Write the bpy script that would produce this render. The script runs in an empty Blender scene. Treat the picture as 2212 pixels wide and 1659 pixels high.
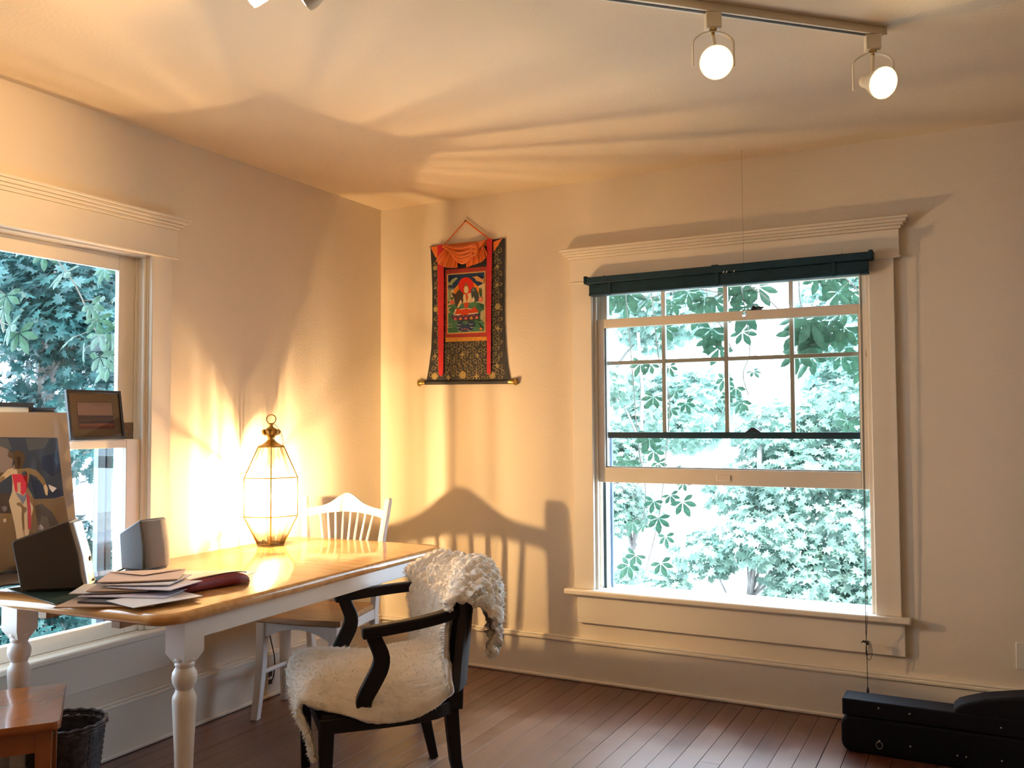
import bpy, bmesh, math, random
import numpy as np
from mathutils import Vector, Matrix, noise
from mathutils.geometry import tessellate_polygon
random.seed(7)
rng = np.random.default_rng(7)
SC = bpy.context.scene
COL = SC.collection
R = math.radians

# ------------------------------------------------------------------ camera, world, sun, exposure
cam_d = bpy.data.cameras.new('camera')
cam = bpy.data.objects.new('camera', cam_d)
COL.objects.link(cam)
cam_d.sensor_width = 36.0
cam_d.lens = 1927.69 / 2212 * 36.0
cam_d.clip_start = 0.05
cam_d.clip_end = 300
_yaw, _pit, _rol = 0.483076, 0.041754, -0.0058006
_f = Vector((-math.sin(_yaw) * math.cos(_pit), math.cos(_yaw) * math.cos(_pit), math.sin(_pit)))
_r = Vector((math.cos(_yaw), math.sin(_yaw), 0))
_u = _r.cross(_f)
_r2 = _r * math.cos(_rol) + _u * math.sin(_rol)
_u2 = _u * math.cos(_rol) - _r * math.sin(_rol)
cam.matrix_world = Matrix(((_r2.x, _u2.x, -_f.x, 3.13074), (_r2.y, _u2.y, -_f.y, -4.30125), (_r2.z, _u2.z, -_f.z, 1.34074), (0, 0, 0, 1)))
SC.camera = cam

SC.view_settings.view_transform = 'Standard'
SC.view_settings.look = 'None'
SC.view_settings.gamma = 1.0
SC.view_settings.use_curve_mapping = False
SC.view_settings.exposure = 0.75
SC.cycles.use_denoising = True
SC.cycles.max_bounces = 10
SC.cycles.diffuse_bounces = 5
SC.cycles.glossy_bounces = 4
SC.cycles.transmission_bounces = 6
SC.cycles.transparent_max_bounces = 24
SC.cycles.sample_clamp_indirect = 6.0
SC.cycles.caustics_reflective = False
SC.cycles.caustics_refractive = False

SKY = (0.62, 0.79, 1.0, 1)
SKY_STRENGTH = 8.0
SUN_STRENGTH = 5.5
BULB_STRENGTH = 41000.0
SPOT_STRENGTH = 26.0
SPOT_WATTS = 34.0
WARM = (1.0, 0.57, 0.23)

world = bpy.data.worlds.new('overcast_sky')
SC.world = world
world.use_nodes = True
_bg = world.node_tree.nodes['Background']
_bg.inputs[0].default_value = SKY
_bg.inputs[1].default_value = SKY_STRENGTH

sun_d = bpy.data.lights.new('sun', 'SUN')
sun_d.energy = SUN_STRENGTH
sun_d.angle = R(1.0)
sun_d.color = (1.0, 0.95, 0.86)
sun = bpy.data.objects.new('sun', sun_d)
COL.objects.link(sun)
sun.rotation_euler = Vector((-0.45, 0.75, -1.0)).to_track_quat('-Z', 'Y').to_euler()
for nm, loc, rot, sx, sy in (('sky_portal', (2.03, 0.23, 1.27), (R(90), 0, 0), 1.36, 1.62), ('sky_portal.001', (-0.23, -2.34, 1.27), (R(90), 0, R(90)), 1.36, 1.62)):
    ld = bpy.data.lights.new(nm, 'AREA')
    ld.shape = 'RECTANGLE'
    ld.size, ld.size_y = sx, sy
    lo = bpy.data.objects.new(nm, ld)
    COL.objects.link(lo)
    lo.location = loc
    d = Vector((0, -1, 0)) if loc[0] > 1 else Vector((1, 0, 0))
    lo.rotation_euler = d.to_track_quat('-Z', 'Z').to_euler()
    ld.cycles.is_portal = True

# ------------------------------------------------------------------ helpers
ROOTM = {}


class G:
    """collects vertices, faces and a material index per face"""

    def __init__(self):
        self.v, self.f, self.m, self.k = [], [], [], 0

    def add(self, vs, fs):
        o = len(self.v)
        self.v += [tuple(q) for q in vs]
        for q in fs:
            self.f.append(tuple(i + o for i in q))
            self.m.append(self.k)
        return self

    def box(self, x0, x1, y0, y1, z0, z1):
        x0, x1 = min(x0, x1), max(x0, x1)
        y0, y1 = min(y0, y1), max(y0, y1)
        z0, z1 = min(z0, z1), max(z0, z1)
        return self.add([(x, y, z) for x in (x0, x1) for y in (y0, y1) for z in (z0, z1)], [(0, 1, 3, 2), (4, 6, 7, 5), (0, 4, 5, 1), (2, 3, 7, 6), (0, 2, 6, 4), (1, 5, 7, 3)])

    def obox(self, c, ax, ay, az):
        """box from its centre and three half-axis vectors"""
        c, ax, ay, az = Vector(c), Vector(ax), Vector(ay), Vector(az)
        vs = [c + ax * i + ay * j + az * k for i in (-1, 1) for j in (-1, 1) for k in (-1, 1)]
        fs = [(0, 1, 3, 2), (4, 6, 7, 5), (0, 4, 5, 1), (2, 3, 7, 6), (0, 2, 6, 4), (1, 5, 7, 3)]
        if ax.cross(ay).dot(az) < 0:
            fs = [q[::-1] for q in fs]
        return self.add(vs, fs)

    def loft(self, rings, caps=True, closed=False):
        n = len(rings[0])
        vs = [q for r in rings for q in r]
        fs = []
        m = len(rings)
        for i in range(m if closed else m - 1):
            a, b = i * n, ((i + 1) % m) * n
            for j in range(n):
                fs.append((a + j, a + (j + 1) % n, b + (j + 1) % n, b + j))
        if caps and not closed:
            fs.append(tuple(range(n))[::-1])
            fs.append(tuple(range((m - 1) * n, m * n)))
        return self.add(vs, fs)

    def tube(self, pts, r, n=8, closed=False, caps=True):
        pts = [Vector(q) for q in pts]
        m = len(pts)
        rs = r if isinstance(r, (list, tuple)) else [r] * m
        up = None
        rings = []
        for i in range(m):
            if closed:
                t = pts[(i + 1) % m] - pts[i - 1]
            else:
                t = pts[min(i + 1, m - 1)] - pts[max(i - 1, 0)]
            t.normalize()
            if up is None:
                up = Vector((0, 0, 1)) if abs(t.z) < 0.9 else Vector((1, 0, 0))
            s = t.cross(up)
            s.normalize()
            up = s.cross(t)
            up.normalize()
            rings.append([pts[i] + (s * math.cos(2 * math.pi * k / n) + up * math.sin(2 * math.pi * k / n)) * rs[i] for k in range(n)])
        return self.loft([q[::-1] for q in rings], caps, closed)

    def lathe(self, prof, c=(0, 0, 0), n=20, axis='z'):
        rings = []
        for r, z in prof:
            ring = []
            for k in range(n):
                a = 2 * math.pi * k / n
                q = (r * math.cos(a), r * math.sin(a), z)
                if axis == 'x':
                    q = (q[2], q[0], q[1])
                elif isinstance(axis, Matrix):
                    q = axis @ Vector(q)
                ring.append((q[0] + c[0], q[1] + c[1], q[2] + c[2]))
            rings.append(ring)
        if prof[0][1] > prof[-1][1]:
            rings = rings[::-1]
        return self.loft(rings)

    def prism(self, pts, ext):
        """a planar outline of 3D points pushed along ext"""
        ext = Vector(ext)
        pts = [Vector(q) for q in pts]
        nrm = Vector((0, 0, 0))
        for i in range(len(pts)):
            nrm += pts[i].cross(pts[(i + 1) % len(pts)])
        if nrm.dot(ext) > 0:
            a, b = pts, [q + ext for q in pts]
        else:
            a, b = pts[::-1], [q + ext for q in pts[::-1]]
        return self.loft([a, b])

    def grid(self, fn, nu, nv, wrap=False):
        vs = [fn(i / nu, j / nv) for i in range(nu + 1) for j in range(nv + 1)]
        fs = [(i * (nv + 1) + j, (i + 1) * (nv + 1) + j, (i + 1) * (nv + 1) + j + 1, i * (nv + 1) + j + 1) for i in range(nu) for j in range(nv)]
        return self.add(vs, fs)


def props(o, label=None, cat=None, group=None, kind=None):
    if label: o['label'] = label
    if cat: o['category'] = cat
    if group: o['group'] = group
    if kind: o['kind'] = kind
    return o


def thing(name, label, cat, loc=(0, 0, 0), rz=0.0, group=None, kind=None):
    o = bpy.data.objects.new(name, None)
    o.empty_display_size = 0.05
    COL.objects.link(o)
    o.location = loc
    o.rotation_euler = (0, 0, rz)
    ROOTM[o.name] = Matrix.Translation(loc) @ Matrix.Rotation(rz, 4, 'Z')
    return props(o, label, cat, group, kind)


def obj(name, g, mat, parent=None, smooth=False, bevel=0.0, seg=2, world=False, label=None, cat=None, group=None, kind=None, angle=40):
    me = bpy.data.meshes.new(name)
    vs = g.v
    if world and parent is not None:
        rt = parent
        while rt.parent is not None:
            rt = rt.parent
        mi = ROOTM[rt.name].inverted()
        vs = [mi @ Vector(q) for q in vs]
    me.from_pydata([tuple(q) for q in vs], [], g.f)
    mats = mat if isinstance(mat, (list, tuple)) else [mat]
    for q in mats:
        me.materials.append(q)
    if len(mats) > 1:
        me.polygons.foreach_set('material_index', g.m)
    me.update()
    if smooth:
        me.polygons.foreach_set('use_smooth', [True] * len(me.polygons))
        me.set_sharp_from_angle(angle=R(angle))
    o = bpy.data.objects.new(name, me)
    COL.objects.link(o)
    if parent is not None:
        o.parent = parent
    if bevel > 0:
        b = o.modifiers.new('bevel', 'BEVEL')
        b.width = bevel
        b.segments = seg
        b.limit_method = 'ANGLE'
        b.angle_limit = R(40)
        me.polygons.foreach_set('use_smooth', [True] * len(me.polygons))
        me.set_sharp_from_angle(angle=R(40))
        b.harden_normals = False
    return props(o, label, cat, group, kind)


def copy_tree(o, parent=None):
    c = o.copy()
    COL.objects.link(c)
    if parent is not None:
        c.parent = parent
    for ch in [q for q in COL.objects if q.parent == o]:
        copy_tree(ch, c)
    return c


def smooth_sample(arr, t):
    n = len(arr) - 1
    f = min(max(t * n, 0), n - 1e-6)
    i = int(f)
    u = f - i
    g0 = lambda j: np.array(arr[min(max(j, 0), n)], dtype=float)
    p0, p1, p2, p3 = g0(i - 1), g0(i), g0(i + 1), g0(i + 2)
    return 0.5 * (2 * p1 + (p2 - p0) * u + (2 * p0 - 5 * p1 + 4 * p2 - p3) * u * u + (3 * p1 - p0 - 3 * p2 + p3) * u ** 3)


def arc(cx, cy, r, a0, a1, n):
    return [(cx + r * math.cos(R(a0 + (a1 - a0) * i / n)), cy + r * math.sin(R(a0 + (a1 - a0) * i / n))) for i in range(n + 1)]


# ------------------------------------------------------------------ materials
def mat(name, col, rough=0.5, metal=0.0, spec=0.5, var=0.0, vscale=8.0, bump=0.0, bscale=60.0, stretch=(1, 1, 1), coat=0.0, sheen=0.0, trans=0.0):
    m = bpy.data.materials.new(name)
    m.use_nodes = True
    nt = m.node_tree
    p = nt.nodes['Principled BSDF']
    p.inputs['Base Color'].default_value = (*col, 1)
    p.inputs['Roughness'].default_value = rough
    p.inputs['Metallic'].default_value = metal
    p.inputs['Specular IOR Level'].default_value = spec
    p.inputs['Coat Weight'].default_value = coat
    p.inputs['Coat Roughness'].default_value = 0.08
    p.inputs['Sheen Weight'].default_value = sheen
    tc = mp = None
    if var > 0 or bump > 0:
        tc = nt.nodes.new('ShaderNodeTexCoord')
        mp = nt.nodes.new('ShaderNodeMapping')
        mp.inputs['Scale'].default_value = stretch
        nt.links.new(tc.outputs['Object'], mp.inputs['Vector'])
    if var > 0:
        n = nt.nodes.new('ShaderNodeTexNoise')
        n.inputs['Scale'].default_value = vscale
        n.inputs['Detail'].default_value = 5
        nt.links.new(mp.outputs['Vector'], n.inputs['Vector'])
        r = nt.nodes.new('ShaderNodeValToRGB')
        r.color_ramp.elements[0].position = 0.3
        r.color_ramp.elements[1].position = 0.7
        r.color_ramp.elements[0].color = (*[max(0, c * (1 - var)) for c in col], 1)
        r.color_ramp.elements[1].color = (*[min(1, c * (1 + var)) for c in col], 1)
        nt.links.new(n.outputs['Fac'], r.inputs['Fac'])
        nt.links.new(r.outputs['Color'], p.inputs['Base Color'])
    if bump > 0:
        n2 = nt.nodes.new('ShaderNodeTexNoise')
        n2.inputs['Scale'].default_value = bscale
        n2.inputs['Detail'].default_value = 4
        nt.links.new(mp.outputs['Vector'], n2.inputs['Vector'])
        b = nt.nodes.new('ShaderNodeBump')
        b.inputs['Strength'].default_value = bump
        b.inputs['Distance'].default_value = 0.01
        nt.links.new(n2.outputs['Fac'], b.inputs['Height'])
        nt.links.new(b.outputs['Normal'], p.inputs['Normal'])
    return m


def emit_mat(name, col, strength):
    m = bpy.data.materials.new(name)
    m.use_nodes = True
    nt = m.node_tree
    nt.nodes.clear()
    e = nt.nodes.new('ShaderNodeEmission')
    e.inputs[0].default_value = (*col, 1)
    e.inputs[1].default_value = strength
    o = nt.nodes.new('ShaderNodeOutputMaterial')
    nt.links.new(e.outputs[0], o.inputs[0])
    return m


def glass_mat(name, tint=(1, 1, 1), gloss=1.0, rough=0.0, streaks=None, haze=0.0):
    """thin clear sheet: straight-through light plus a surface reflection"""
    m = bpy.data.materials.new(name)
    m.use_nodes = True
    nt = m.node_tree
    nt.nodes.clear()
    t = nt.nodes.new('ShaderNodeBsdfTransparent')
    t.inputs[0].default_value = (*tint, 1)
    gl = nt.nodes.new('ShaderNodeBsdfGlossy')
    gl.inputs['Roughness'].default_value = rough
    fr = nt.nodes.new('ShaderNodeFresnel')
    fr.inputs[0].default_value = 1.45
    mu = nt.nodes.new('ShaderNodeMath')
    mu.operation = 'MULTIPLY'
    mu.inputs[1].default_value = gloss
    mx = nt.nodes.new('ShaderNodeMixShader')
    o = nt.nodes.new('ShaderNodeOutputMaterial')
    nt.links.new(fr.outputs[0], mu.inputs[0])
    nt.links.new(mu.outputs[0], mx.inputs[0])
    base = t
    if haze > 0:
        tl = nt.nodes.new('ShaderNodeBsdfTranslucent')
        tl.inputs[0].default_value = (0.95, 0.92, 0.85, 1)
        hz = nt.nodes.new('ShaderNodeMixShader')
        hz.inputs[0].default_value = haze
        nt.links.new(t.outputs[0], hz.inputs[1])
        nt.links.new(tl.outputs[0], hz.inputs[2])
        base = hz
    nt.links.new(base.outputs[0], mx.inputs[1])
    nt.links.new(gl.outputs[0], mx.inputs[2])
    nt.links.new(mx.outputs[0], o.inputs[0])
    if streaks:  # dark stripes in the tint imitate light streaks thrown by bevelled glass
        tc = nt.nodes.new('ShaderNodeTexCoord')
        sp = nt.nodes.new('ShaderNodeSeparateXYZ')
        nt.links.new(tc.outputs['Object'], sp.inputs[0])
        at = nt.nodes.new('ShaderNodeMath')
        at.operation = 'ARCTAN2'
        nt.links.new(sp.outputs[0], at.inputs[0])
        nt.links.new(sp.outputs[1], at.inputs[1])
        cb = nt.nodes.new('ShaderNodeCombineXYZ')
        ms = nt.nodes.new('ShaderNodeMath')
        ms.operation = 'MULTIPLY'
        ms.inputs[1].default_value = 0.06
        nt.links.new(sp.outputs[2], ms.inputs[0])
        nt.links.new(at.outputs[0], cb.inputs[0])
        nt.links.new(ms.outputs[0], cb.inputs[1])
        n = nt.nodes.new('ShaderNodeTexNoise')
        n.inputs['Scale'].default_value = streaks
        n.inputs['Detail'].default_value = 3
        nt.links.new(cb.outputs[0], n.inputs['Vector'])
        r = nt.nodes.new('ShaderNodeValToRGB')
        r.color_ramp.elements[0].position = 0.36
        r.color_ramp.elements[1].position = 0.62
        r.color_ramp.elements[0].color = (0.58, 0.54, 0.46, 1)
        r.color_ramp.elements[1].color = (1, 1, 1, 1)
        nt.links.new(n.outputs['Fac'], r.inputs['Fac'])
        nt.links.new(r.outputs['Color'], t.inputs[0])
    return m


def print_mat(name, rough=0.6, spec=0.3):
    """flat printed colours kept per face"""
    m = bpy.data.materials.new(name)
    m.use_nodes = True
    nt = m.node_tree
    p = nt.nodes['Principled BSDF']
    p.inputs['Roughness'].default_value = rough
    p.inputs['Specular IOR Level'].default_value = spec
    a = nt.nodes.new('ShaderNodeAttribute')
    a.attribute_name = 'ink'
    nt.links.new(a.outputs['Color'], p.inputs['Base Color'])
    return m


def pts2(s, k=0.001):
    return [tuple(float(c) * k for c in q.split(',')) for q in s.split()]


def print_obj(name, layers, to3d, material, parent, world=True, step=0.00012):
    """layers: (colour, 2D outline); each is laid a hair above the one before"""
    mi = Matrix.Identity(4)
    if world:
        rt = parent
        while rt.parent is not None:
            rt = rt.parent
        mi = ROOTM[rt.name].inverted()
    ref = Vector(to3d(0, 0, 1)) - Vector(to3d(0, 0, 0))
    V, F, cols = [], [], []
    for i, (c, pl) in enumerate(layers):
        p3 = [Vector(to3d(a, b, i * step)) for a, b in pl]
        o = len(V)
        V += [tuple(mi @ q) for q in p3]
        for t in tessellate_polygon([p3]):
            n = (p3[t[1]] - p3[t[0]]).cross(p3[t[2]] - p3[t[0]])
            if n.length < 1e-14:
                continue
            F.append(tuple(o + k for k in (t if n.dot(ref) > 0 else t[::-1])))
            cols += [*c, 1.0]
    me = bpy.data.meshes.new(name)
    me.from_pydata(V, [], F)
    at = me.attributes.new('ink', 'FLOAT_COLOR', 'FACE')
    at.data.foreach_set('color', cols)
    me.materials.append(material)
    o = bpy.data.objects.new(name, me)
    COL.objects.link(o)
    o.parent = parent
    return o


M = {}
M['wall'] = mat('wall_paint', (0.78, 0.705, 0.595), 0.75, spec=0.25, var=0.02, vscale=1.5, bump=0.12, bscale=90)
M['ceiling'] = mat('ceiling_paint', (0.78, 0.68, 0.53), 0.8, spec=0.2, var=0.03, vscale=1.2, bump=0.15, bscale=70)
M['trim'] = mat('cream_trim_paint', (0.82, 0.76, 0.66), 0.4, spec=0.45, var=0.02, vscale=4, bump=0.05, bscale=40)
M['white'] = mat('white_furniture_paint', (0.82, 0.81, 0.80), 0.32, spec=0.5, var=0.02, vscale=6)
M['teal'] = mat('dark_teal_paint', (0.012, 0.045, 0.06), 0.45, var=0.25, vscale=20)
M['blind'] = mat('dark_teal_slats', (0.005, 0.034, 0.060), 0.5, spec=0.3, var=0.2, vscale=10)
M['glass'] = glass_mat('window_glass', (0.97, 0.99, 0.98), 0.7)
M['espresso'] = mat('espresso_wood', (0.008, 0.005, 0.006), 0.45, var=0.35, vscale=14, stretch=(1, 1, 0.2), spec=0.25)
M['chestnut'] = mat('chestnut_stool_wood', (0.35, 0.11, 0.03), 0.16, coat=0.4, var=0.12, vscale=6, stretch=(3, 1, 1), spec=0.5)
M['seatwood'] = mat('natural_seat_wood', (0.42, 0.25, 0.12), 0.4, var=0.2, vscale=6, stretch=(1, 8, 1))
M['brass'] = mat('aged_brass', (0.52, 0.36, 0.13), 0.34, metal=1.0, var=0.25, vscale=40)
M['black'] = mat('black_plastic', (0.012, 0.012, 0.014), 0.45)
M['cord'] = mat('dark_cord', (0.02, 0.022, 0.025), 0.7)
M['fixture'] = mat('cream_enamel', (0.80, 0.72, 0.56), 0.35)
M['plastic_white'] = mat('white_plastic', (0.75, 0.72, 0.66), 0.4)
M['slot'] = mat('dark_slot', (0.03, 0.025, 0.02), 0.6)
M['silver'] = mat('brushed_silver', (0.55, 0.54, 0.53), 0.35, metal=0.85, var=0.06, vscale=60)
M['print'] = print_mat('printed_ink')
M['silkprint'] = print_mat('woven_colour', 0.75, 0.15)

# ------------------------------------------------------------------ room shell
HT = 2.6
XR, YF = 6.6, -8.5


def wall_with_hole(axis, a0, a1, h0, h1, z0, z1, thick, top):
    """wall slab along one axis with one rectangular opening"""
    g = G()
    for (s, e, b, t) in ((a0, h0, 0, top), (h1, a1, 0, top), (h0, h1, 0, z0), (h0, h1, z1, top)):
        if axis == 'x':
            g.box(s, e, 0, thick, b, t)
        else:
            g.box(-thick, 0, s, e, b, t)
    return g


props(obj('wall_back', wall_with_hole('x', -0.2, XR + 0.2, 1.345, 2.705, 0.445, 2.06, 0.2, HT), M['wall']), kind='structure')
props(obj('wall_left', wall_with_hole('y', YF, 0.0, -3.02, -1.66, 0.445, 2.06, 0.2, HT), M['wall']), kind='structure')
props(obj('wall_right', G().box(XR, XR + 0.2, YF, 0, 0, HT), M['wall']), kind='structure')
props(obj('wall_front', G().box(-0.2, XR + 0.2, YF - 0.2, YF, 0, HT), M['wall']), kind='structure')
props(obj('ceiling', G().box(-0.2, XR + 0.2, YF - 0.2, 0.2, HT, HT + 0.25), M['ceiling']), kind='structure')

props(obj('roof', G().box(-1.0, XR + 0.2, 0.2, 0.85, 2.62, 2.78).box(-1.0, -0.2, YF, 0.2, 2.62, 2.78), M['trim']), kind='structure')  # unseen eaves, added to keep steep sky light out of the windows

# floor: long boards running towards the back wall, each its own part
floor = thing('floor', None, None, kind='structure')
obj('subfloor', G().box(-0.2, XR + 0.2, YF - 0.2, 0.2, -0.2, -0.022), M['slot'], floor)


def board_mat():
    m = mat('fir_boards_painted_skylight', (0.20, 0.065, 0.03), 0.3, spec=0.5)
    nt = m.node_tree
    p = nt.nodes['Principled BSDF']
    tc = nt.nodes.new('ShaderNodeTexCoord')
    oi = nt.nodes.new('ShaderNodeObjectInfo')
    mp = nt.nodes.new('ShaderNodeMapping')
    mp.inputs['Scale'].default_value = (14, 0.22, 14)
    ad = nt.nodes.new('ShaderNodeVectorMath')
    ad.operation = 'ADD'
    sc = nt.nodes.new('ShaderNodeVectorMath')
    sc.operation = 'SCALE'
    sc.inputs[0].default_value = (13, 7, 5)
    nt.links.new(oi.outputs['Random'], sc.inputs['Scale'])
    nt.links.new(tc.outputs['Object'], ad.inputs[0])
    nt.links.new(sc.outputs[0], ad.inputs[1])
    nt.links.new(ad.outputs[0], mp.inputs['Vector'])
    n = nt.nodes.new('ShaderNodeTexNoise')
    n.inputs['Scale'].default_value = 2.2
    n.inputs['Detail'].default_value = 6
    nt.links.new(mp.outputs[0], n.inputs['Vector'])
    r = nt.nodes.new('ShaderNodeValToRGB')
    r.color_ramp.elements[0].position = 0.3
    r.color_ramp.elements[1].position = 0.72
    r.color_ramp.elements[0].color = (0.10, 0.036, 0.022, 1)
    r.color_ramp.elements[1].color = (0.155, 0.062, 0.04, 1)
    nt.links.new(n.outputs['Fac'], r.inputs['Fac'])
    hs = nt.nodes.new('ShaderNodeHueSaturation')
    mr = nt.nodes.new('ShaderNodeMapRange')
    mr.inputs['To Min'].default_value = 0.86
    mr.inputs['To Max'].default_value = 1.14
    nt.links.new(oi.outputs['Random'], mr.inputs['Value'])
    nt.links.new(mr.outputs[0], hs.inputs['Value'])
    nt.links.new(r.outputs['Color'], hs.inputs['Color'])
    # skylight from the window painted in as paler, worn-looking boards mid-room
    # boards stay dark in a border along the back and left walls
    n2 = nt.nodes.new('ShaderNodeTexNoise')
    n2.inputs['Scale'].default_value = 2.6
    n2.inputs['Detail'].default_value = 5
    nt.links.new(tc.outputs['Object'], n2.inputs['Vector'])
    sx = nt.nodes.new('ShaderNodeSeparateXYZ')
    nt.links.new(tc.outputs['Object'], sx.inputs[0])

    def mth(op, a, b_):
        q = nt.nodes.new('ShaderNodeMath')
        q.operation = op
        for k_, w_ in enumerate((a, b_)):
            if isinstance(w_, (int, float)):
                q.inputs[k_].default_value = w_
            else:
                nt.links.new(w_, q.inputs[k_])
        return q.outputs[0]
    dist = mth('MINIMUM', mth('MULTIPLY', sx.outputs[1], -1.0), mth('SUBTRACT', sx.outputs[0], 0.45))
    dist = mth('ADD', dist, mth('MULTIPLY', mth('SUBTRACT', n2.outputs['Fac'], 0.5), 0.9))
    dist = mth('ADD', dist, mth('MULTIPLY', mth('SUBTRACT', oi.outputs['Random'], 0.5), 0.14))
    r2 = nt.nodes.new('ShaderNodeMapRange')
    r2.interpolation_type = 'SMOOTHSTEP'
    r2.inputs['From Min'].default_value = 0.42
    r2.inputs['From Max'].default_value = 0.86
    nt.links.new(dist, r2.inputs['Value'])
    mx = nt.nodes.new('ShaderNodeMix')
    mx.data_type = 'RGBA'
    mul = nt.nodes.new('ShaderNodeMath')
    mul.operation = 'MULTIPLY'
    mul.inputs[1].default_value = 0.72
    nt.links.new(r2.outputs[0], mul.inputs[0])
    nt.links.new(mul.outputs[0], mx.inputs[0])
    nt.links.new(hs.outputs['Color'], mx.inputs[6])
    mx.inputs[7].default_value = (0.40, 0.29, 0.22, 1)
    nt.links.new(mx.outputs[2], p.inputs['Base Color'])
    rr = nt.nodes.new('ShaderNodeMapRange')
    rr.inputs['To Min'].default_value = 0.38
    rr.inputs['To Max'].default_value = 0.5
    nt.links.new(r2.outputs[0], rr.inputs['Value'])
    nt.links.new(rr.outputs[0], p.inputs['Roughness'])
    p.inputs['Coat Weight'].default_value = 0.6
    p.inputs['Coat Roughness'].default_value = 0.38
    b = nt.nodes.new('ShaderNodeBump')
    b.inputs['Strength'].default_value = 0.12
    b.inputs['Distance'].default_value = 0.004
    nt.links.new(n.outputs['Fac'], b.inputs['Height'])
    nt.links.new(b.outputs['Normal'], p.inputs['Normal'])
    return m


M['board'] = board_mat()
BW = 0.0838
plank_mesh = None
k = 0
for i in range(-1, 80):
    x0 = 1.531 + BW * (i - 18)
    if x0 + BW < -0.02 or x0 > XR:
        continue
    cuts = [YF] + sorted(random.sample([-4.6, -3.9, -3.3, -2.7, -1.9, -1.35, -0.8], 1)) + [0.0]
    for a, b in zip(cuts[:-1], cuts[1:]):
        gp = 0.0016 + 0.0012 * random.random()
        dz = random.uniform(-0.0008, 0.0)
        g = G()
        x1 = x0 + BW - gp
        c = 0.0004
        g.loft([[(x0, y, -0.022), (x1, y, -0.022), (x1, y, dz - c), (x1 - c, y, dz), (x0 + c, y, dz), (x0, y, dz - c)][::-1] for y in (a + 0.001, b - 0.001)])
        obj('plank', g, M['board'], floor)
        k += 1


# baseboards
def baseboard(name, pts):
    """pts: function from (along, out, z) to world"""
    f, a0, a1 = pts
    r = thing(name, None, None, kind='structure')
    for nm, o0, o1, z0, z1, bv in (('board', 0.0, 0.018, 0.0, 0.196, 0.002), ('cap_moulding', 0.0, 0.027, 0.196, 0.212, 0.004), ('bead', 0.0, 0.020, 0.212, 0.224, 0.004), ('shoe_moulding', 0.018, 0.032, 0.0, 0.018, 0.006)):
        g = G()
        p, q = f(a0, o0, z0), f(a1, o1, z1)
        g.box(p[0], q[0], p[1], q[1], p[2], q[2])
        obj(nm, g, M['trim'], r, bevel=bv)
    return r


baseboard('baseboard_back', (lambda a, o, z: (a, -o, z), 0.0, XR))
baseboard('baseboard_left', (lambda a, o, z: (o, a, z), YF, 0.0))


# ------------------------------------------------------------------ windows
def window(name, T, a0, a1, flip):
    """T maps (along, outward, up) to world; a0..a1 is the opening"""
    W = thing(name, None, None, kind='structure')

    def bx(nm, parent, parts, m=M['trim'], bevel=0.003):
        g = G()
        for (p0, p1, d0, d1, z0, z1) in parts:
            p, q = T(p0, d0, z0), T(p1, d1, z1)
            g.box(p[0], q[0], p[1], q[1], p[2], q[2])
        return obj(nm, g, m, parent, bevel=bevel)

    for c0, c1 in ((a0 - 0.1, a0 + 0.01), (a1 - 0.005, a1 + 0.1)):
        bx('casing', W, [(c0, c1, -0.022, 0.0, 0.475, 2.06)])
    bx('head_board', W, [(a0 - 0.112, a1 + 0.125, -0.027, 0.0, 2.06, 2.186)])
    cr = G()
    for z0, z1, d in ((2.186, 2.200, 0.036), (2.200, 2.212, 0.046), (2.212, 2.226, 0.058), (2.226, 2.238, 0.068)):
        p, q = T(a0 - 0.112 - d + 0.027, -d, z0), T(a1 + 0.125 + d - 0.027, 0.0, z1)
        cr.box(p[0], q[0], p[1], q[1], p[2], q[2])
    obj('crown_moulding', cr, M['trim'], W, bevel=0.003)
    bx('head_bead', W, [(a0 - 0.118, a1 + 0.13, -0.033, 0.0, 2.056, 2.066)])
    bx('sill_board', W, [(a0 - 0.148, a1 + 0.138, -0.055, 0.0, 0.446, 0.475), (a0 + 0.001, a1 - 0.001, 0.0, 0.06, 0.446, 0.475)], bevel=0.008)
    bx('apron', W, [(a0 - 0.083, a1 + 0.112, -0.022, 0.0, 0.302, 0.446)])
    bx('jamb', W, [(a0, a0 + 0.012, 0.0, 0.2, 0.475, 2.06)], bevel=0)
    bx('jamb', W, [(a1 - 0.012, a1, 0.0, 0.2, 0.475, 2.06)], bevel=0)
    bx('head_jamb', W, [(a0 + 0.012, a1 - 0.012, 0.0, 0.2, 2.05, 2.06)], bevel=0)
    bx('outer_sill', W, [(a0 + 0.001, a1 - 0.001, 0.06, 0.26, 0.446, 0.462)], bevel=0.004)
    for s in (0, 1):
        p0 = a0 + 0.012 if s == 0 else a1 - 0.024
        bx('sash_stop', W, [(p0, p0 + 0.012, 0.004, 0.018, 0.475, 2.05)], bevel=0.002)
        bx('parting_bead', W, [(p0, p0 + 0.012, 0.0575, 0.064, 0.475, 2.05)], bevel=0.001)
    return W, bx


def TB(a, d, z):
    return (a, d, z)


def TA(a, d, z):
    return (-d, a, z)


w1, bx = window('window_1', TB, 1.345, 2.705, False)
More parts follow.
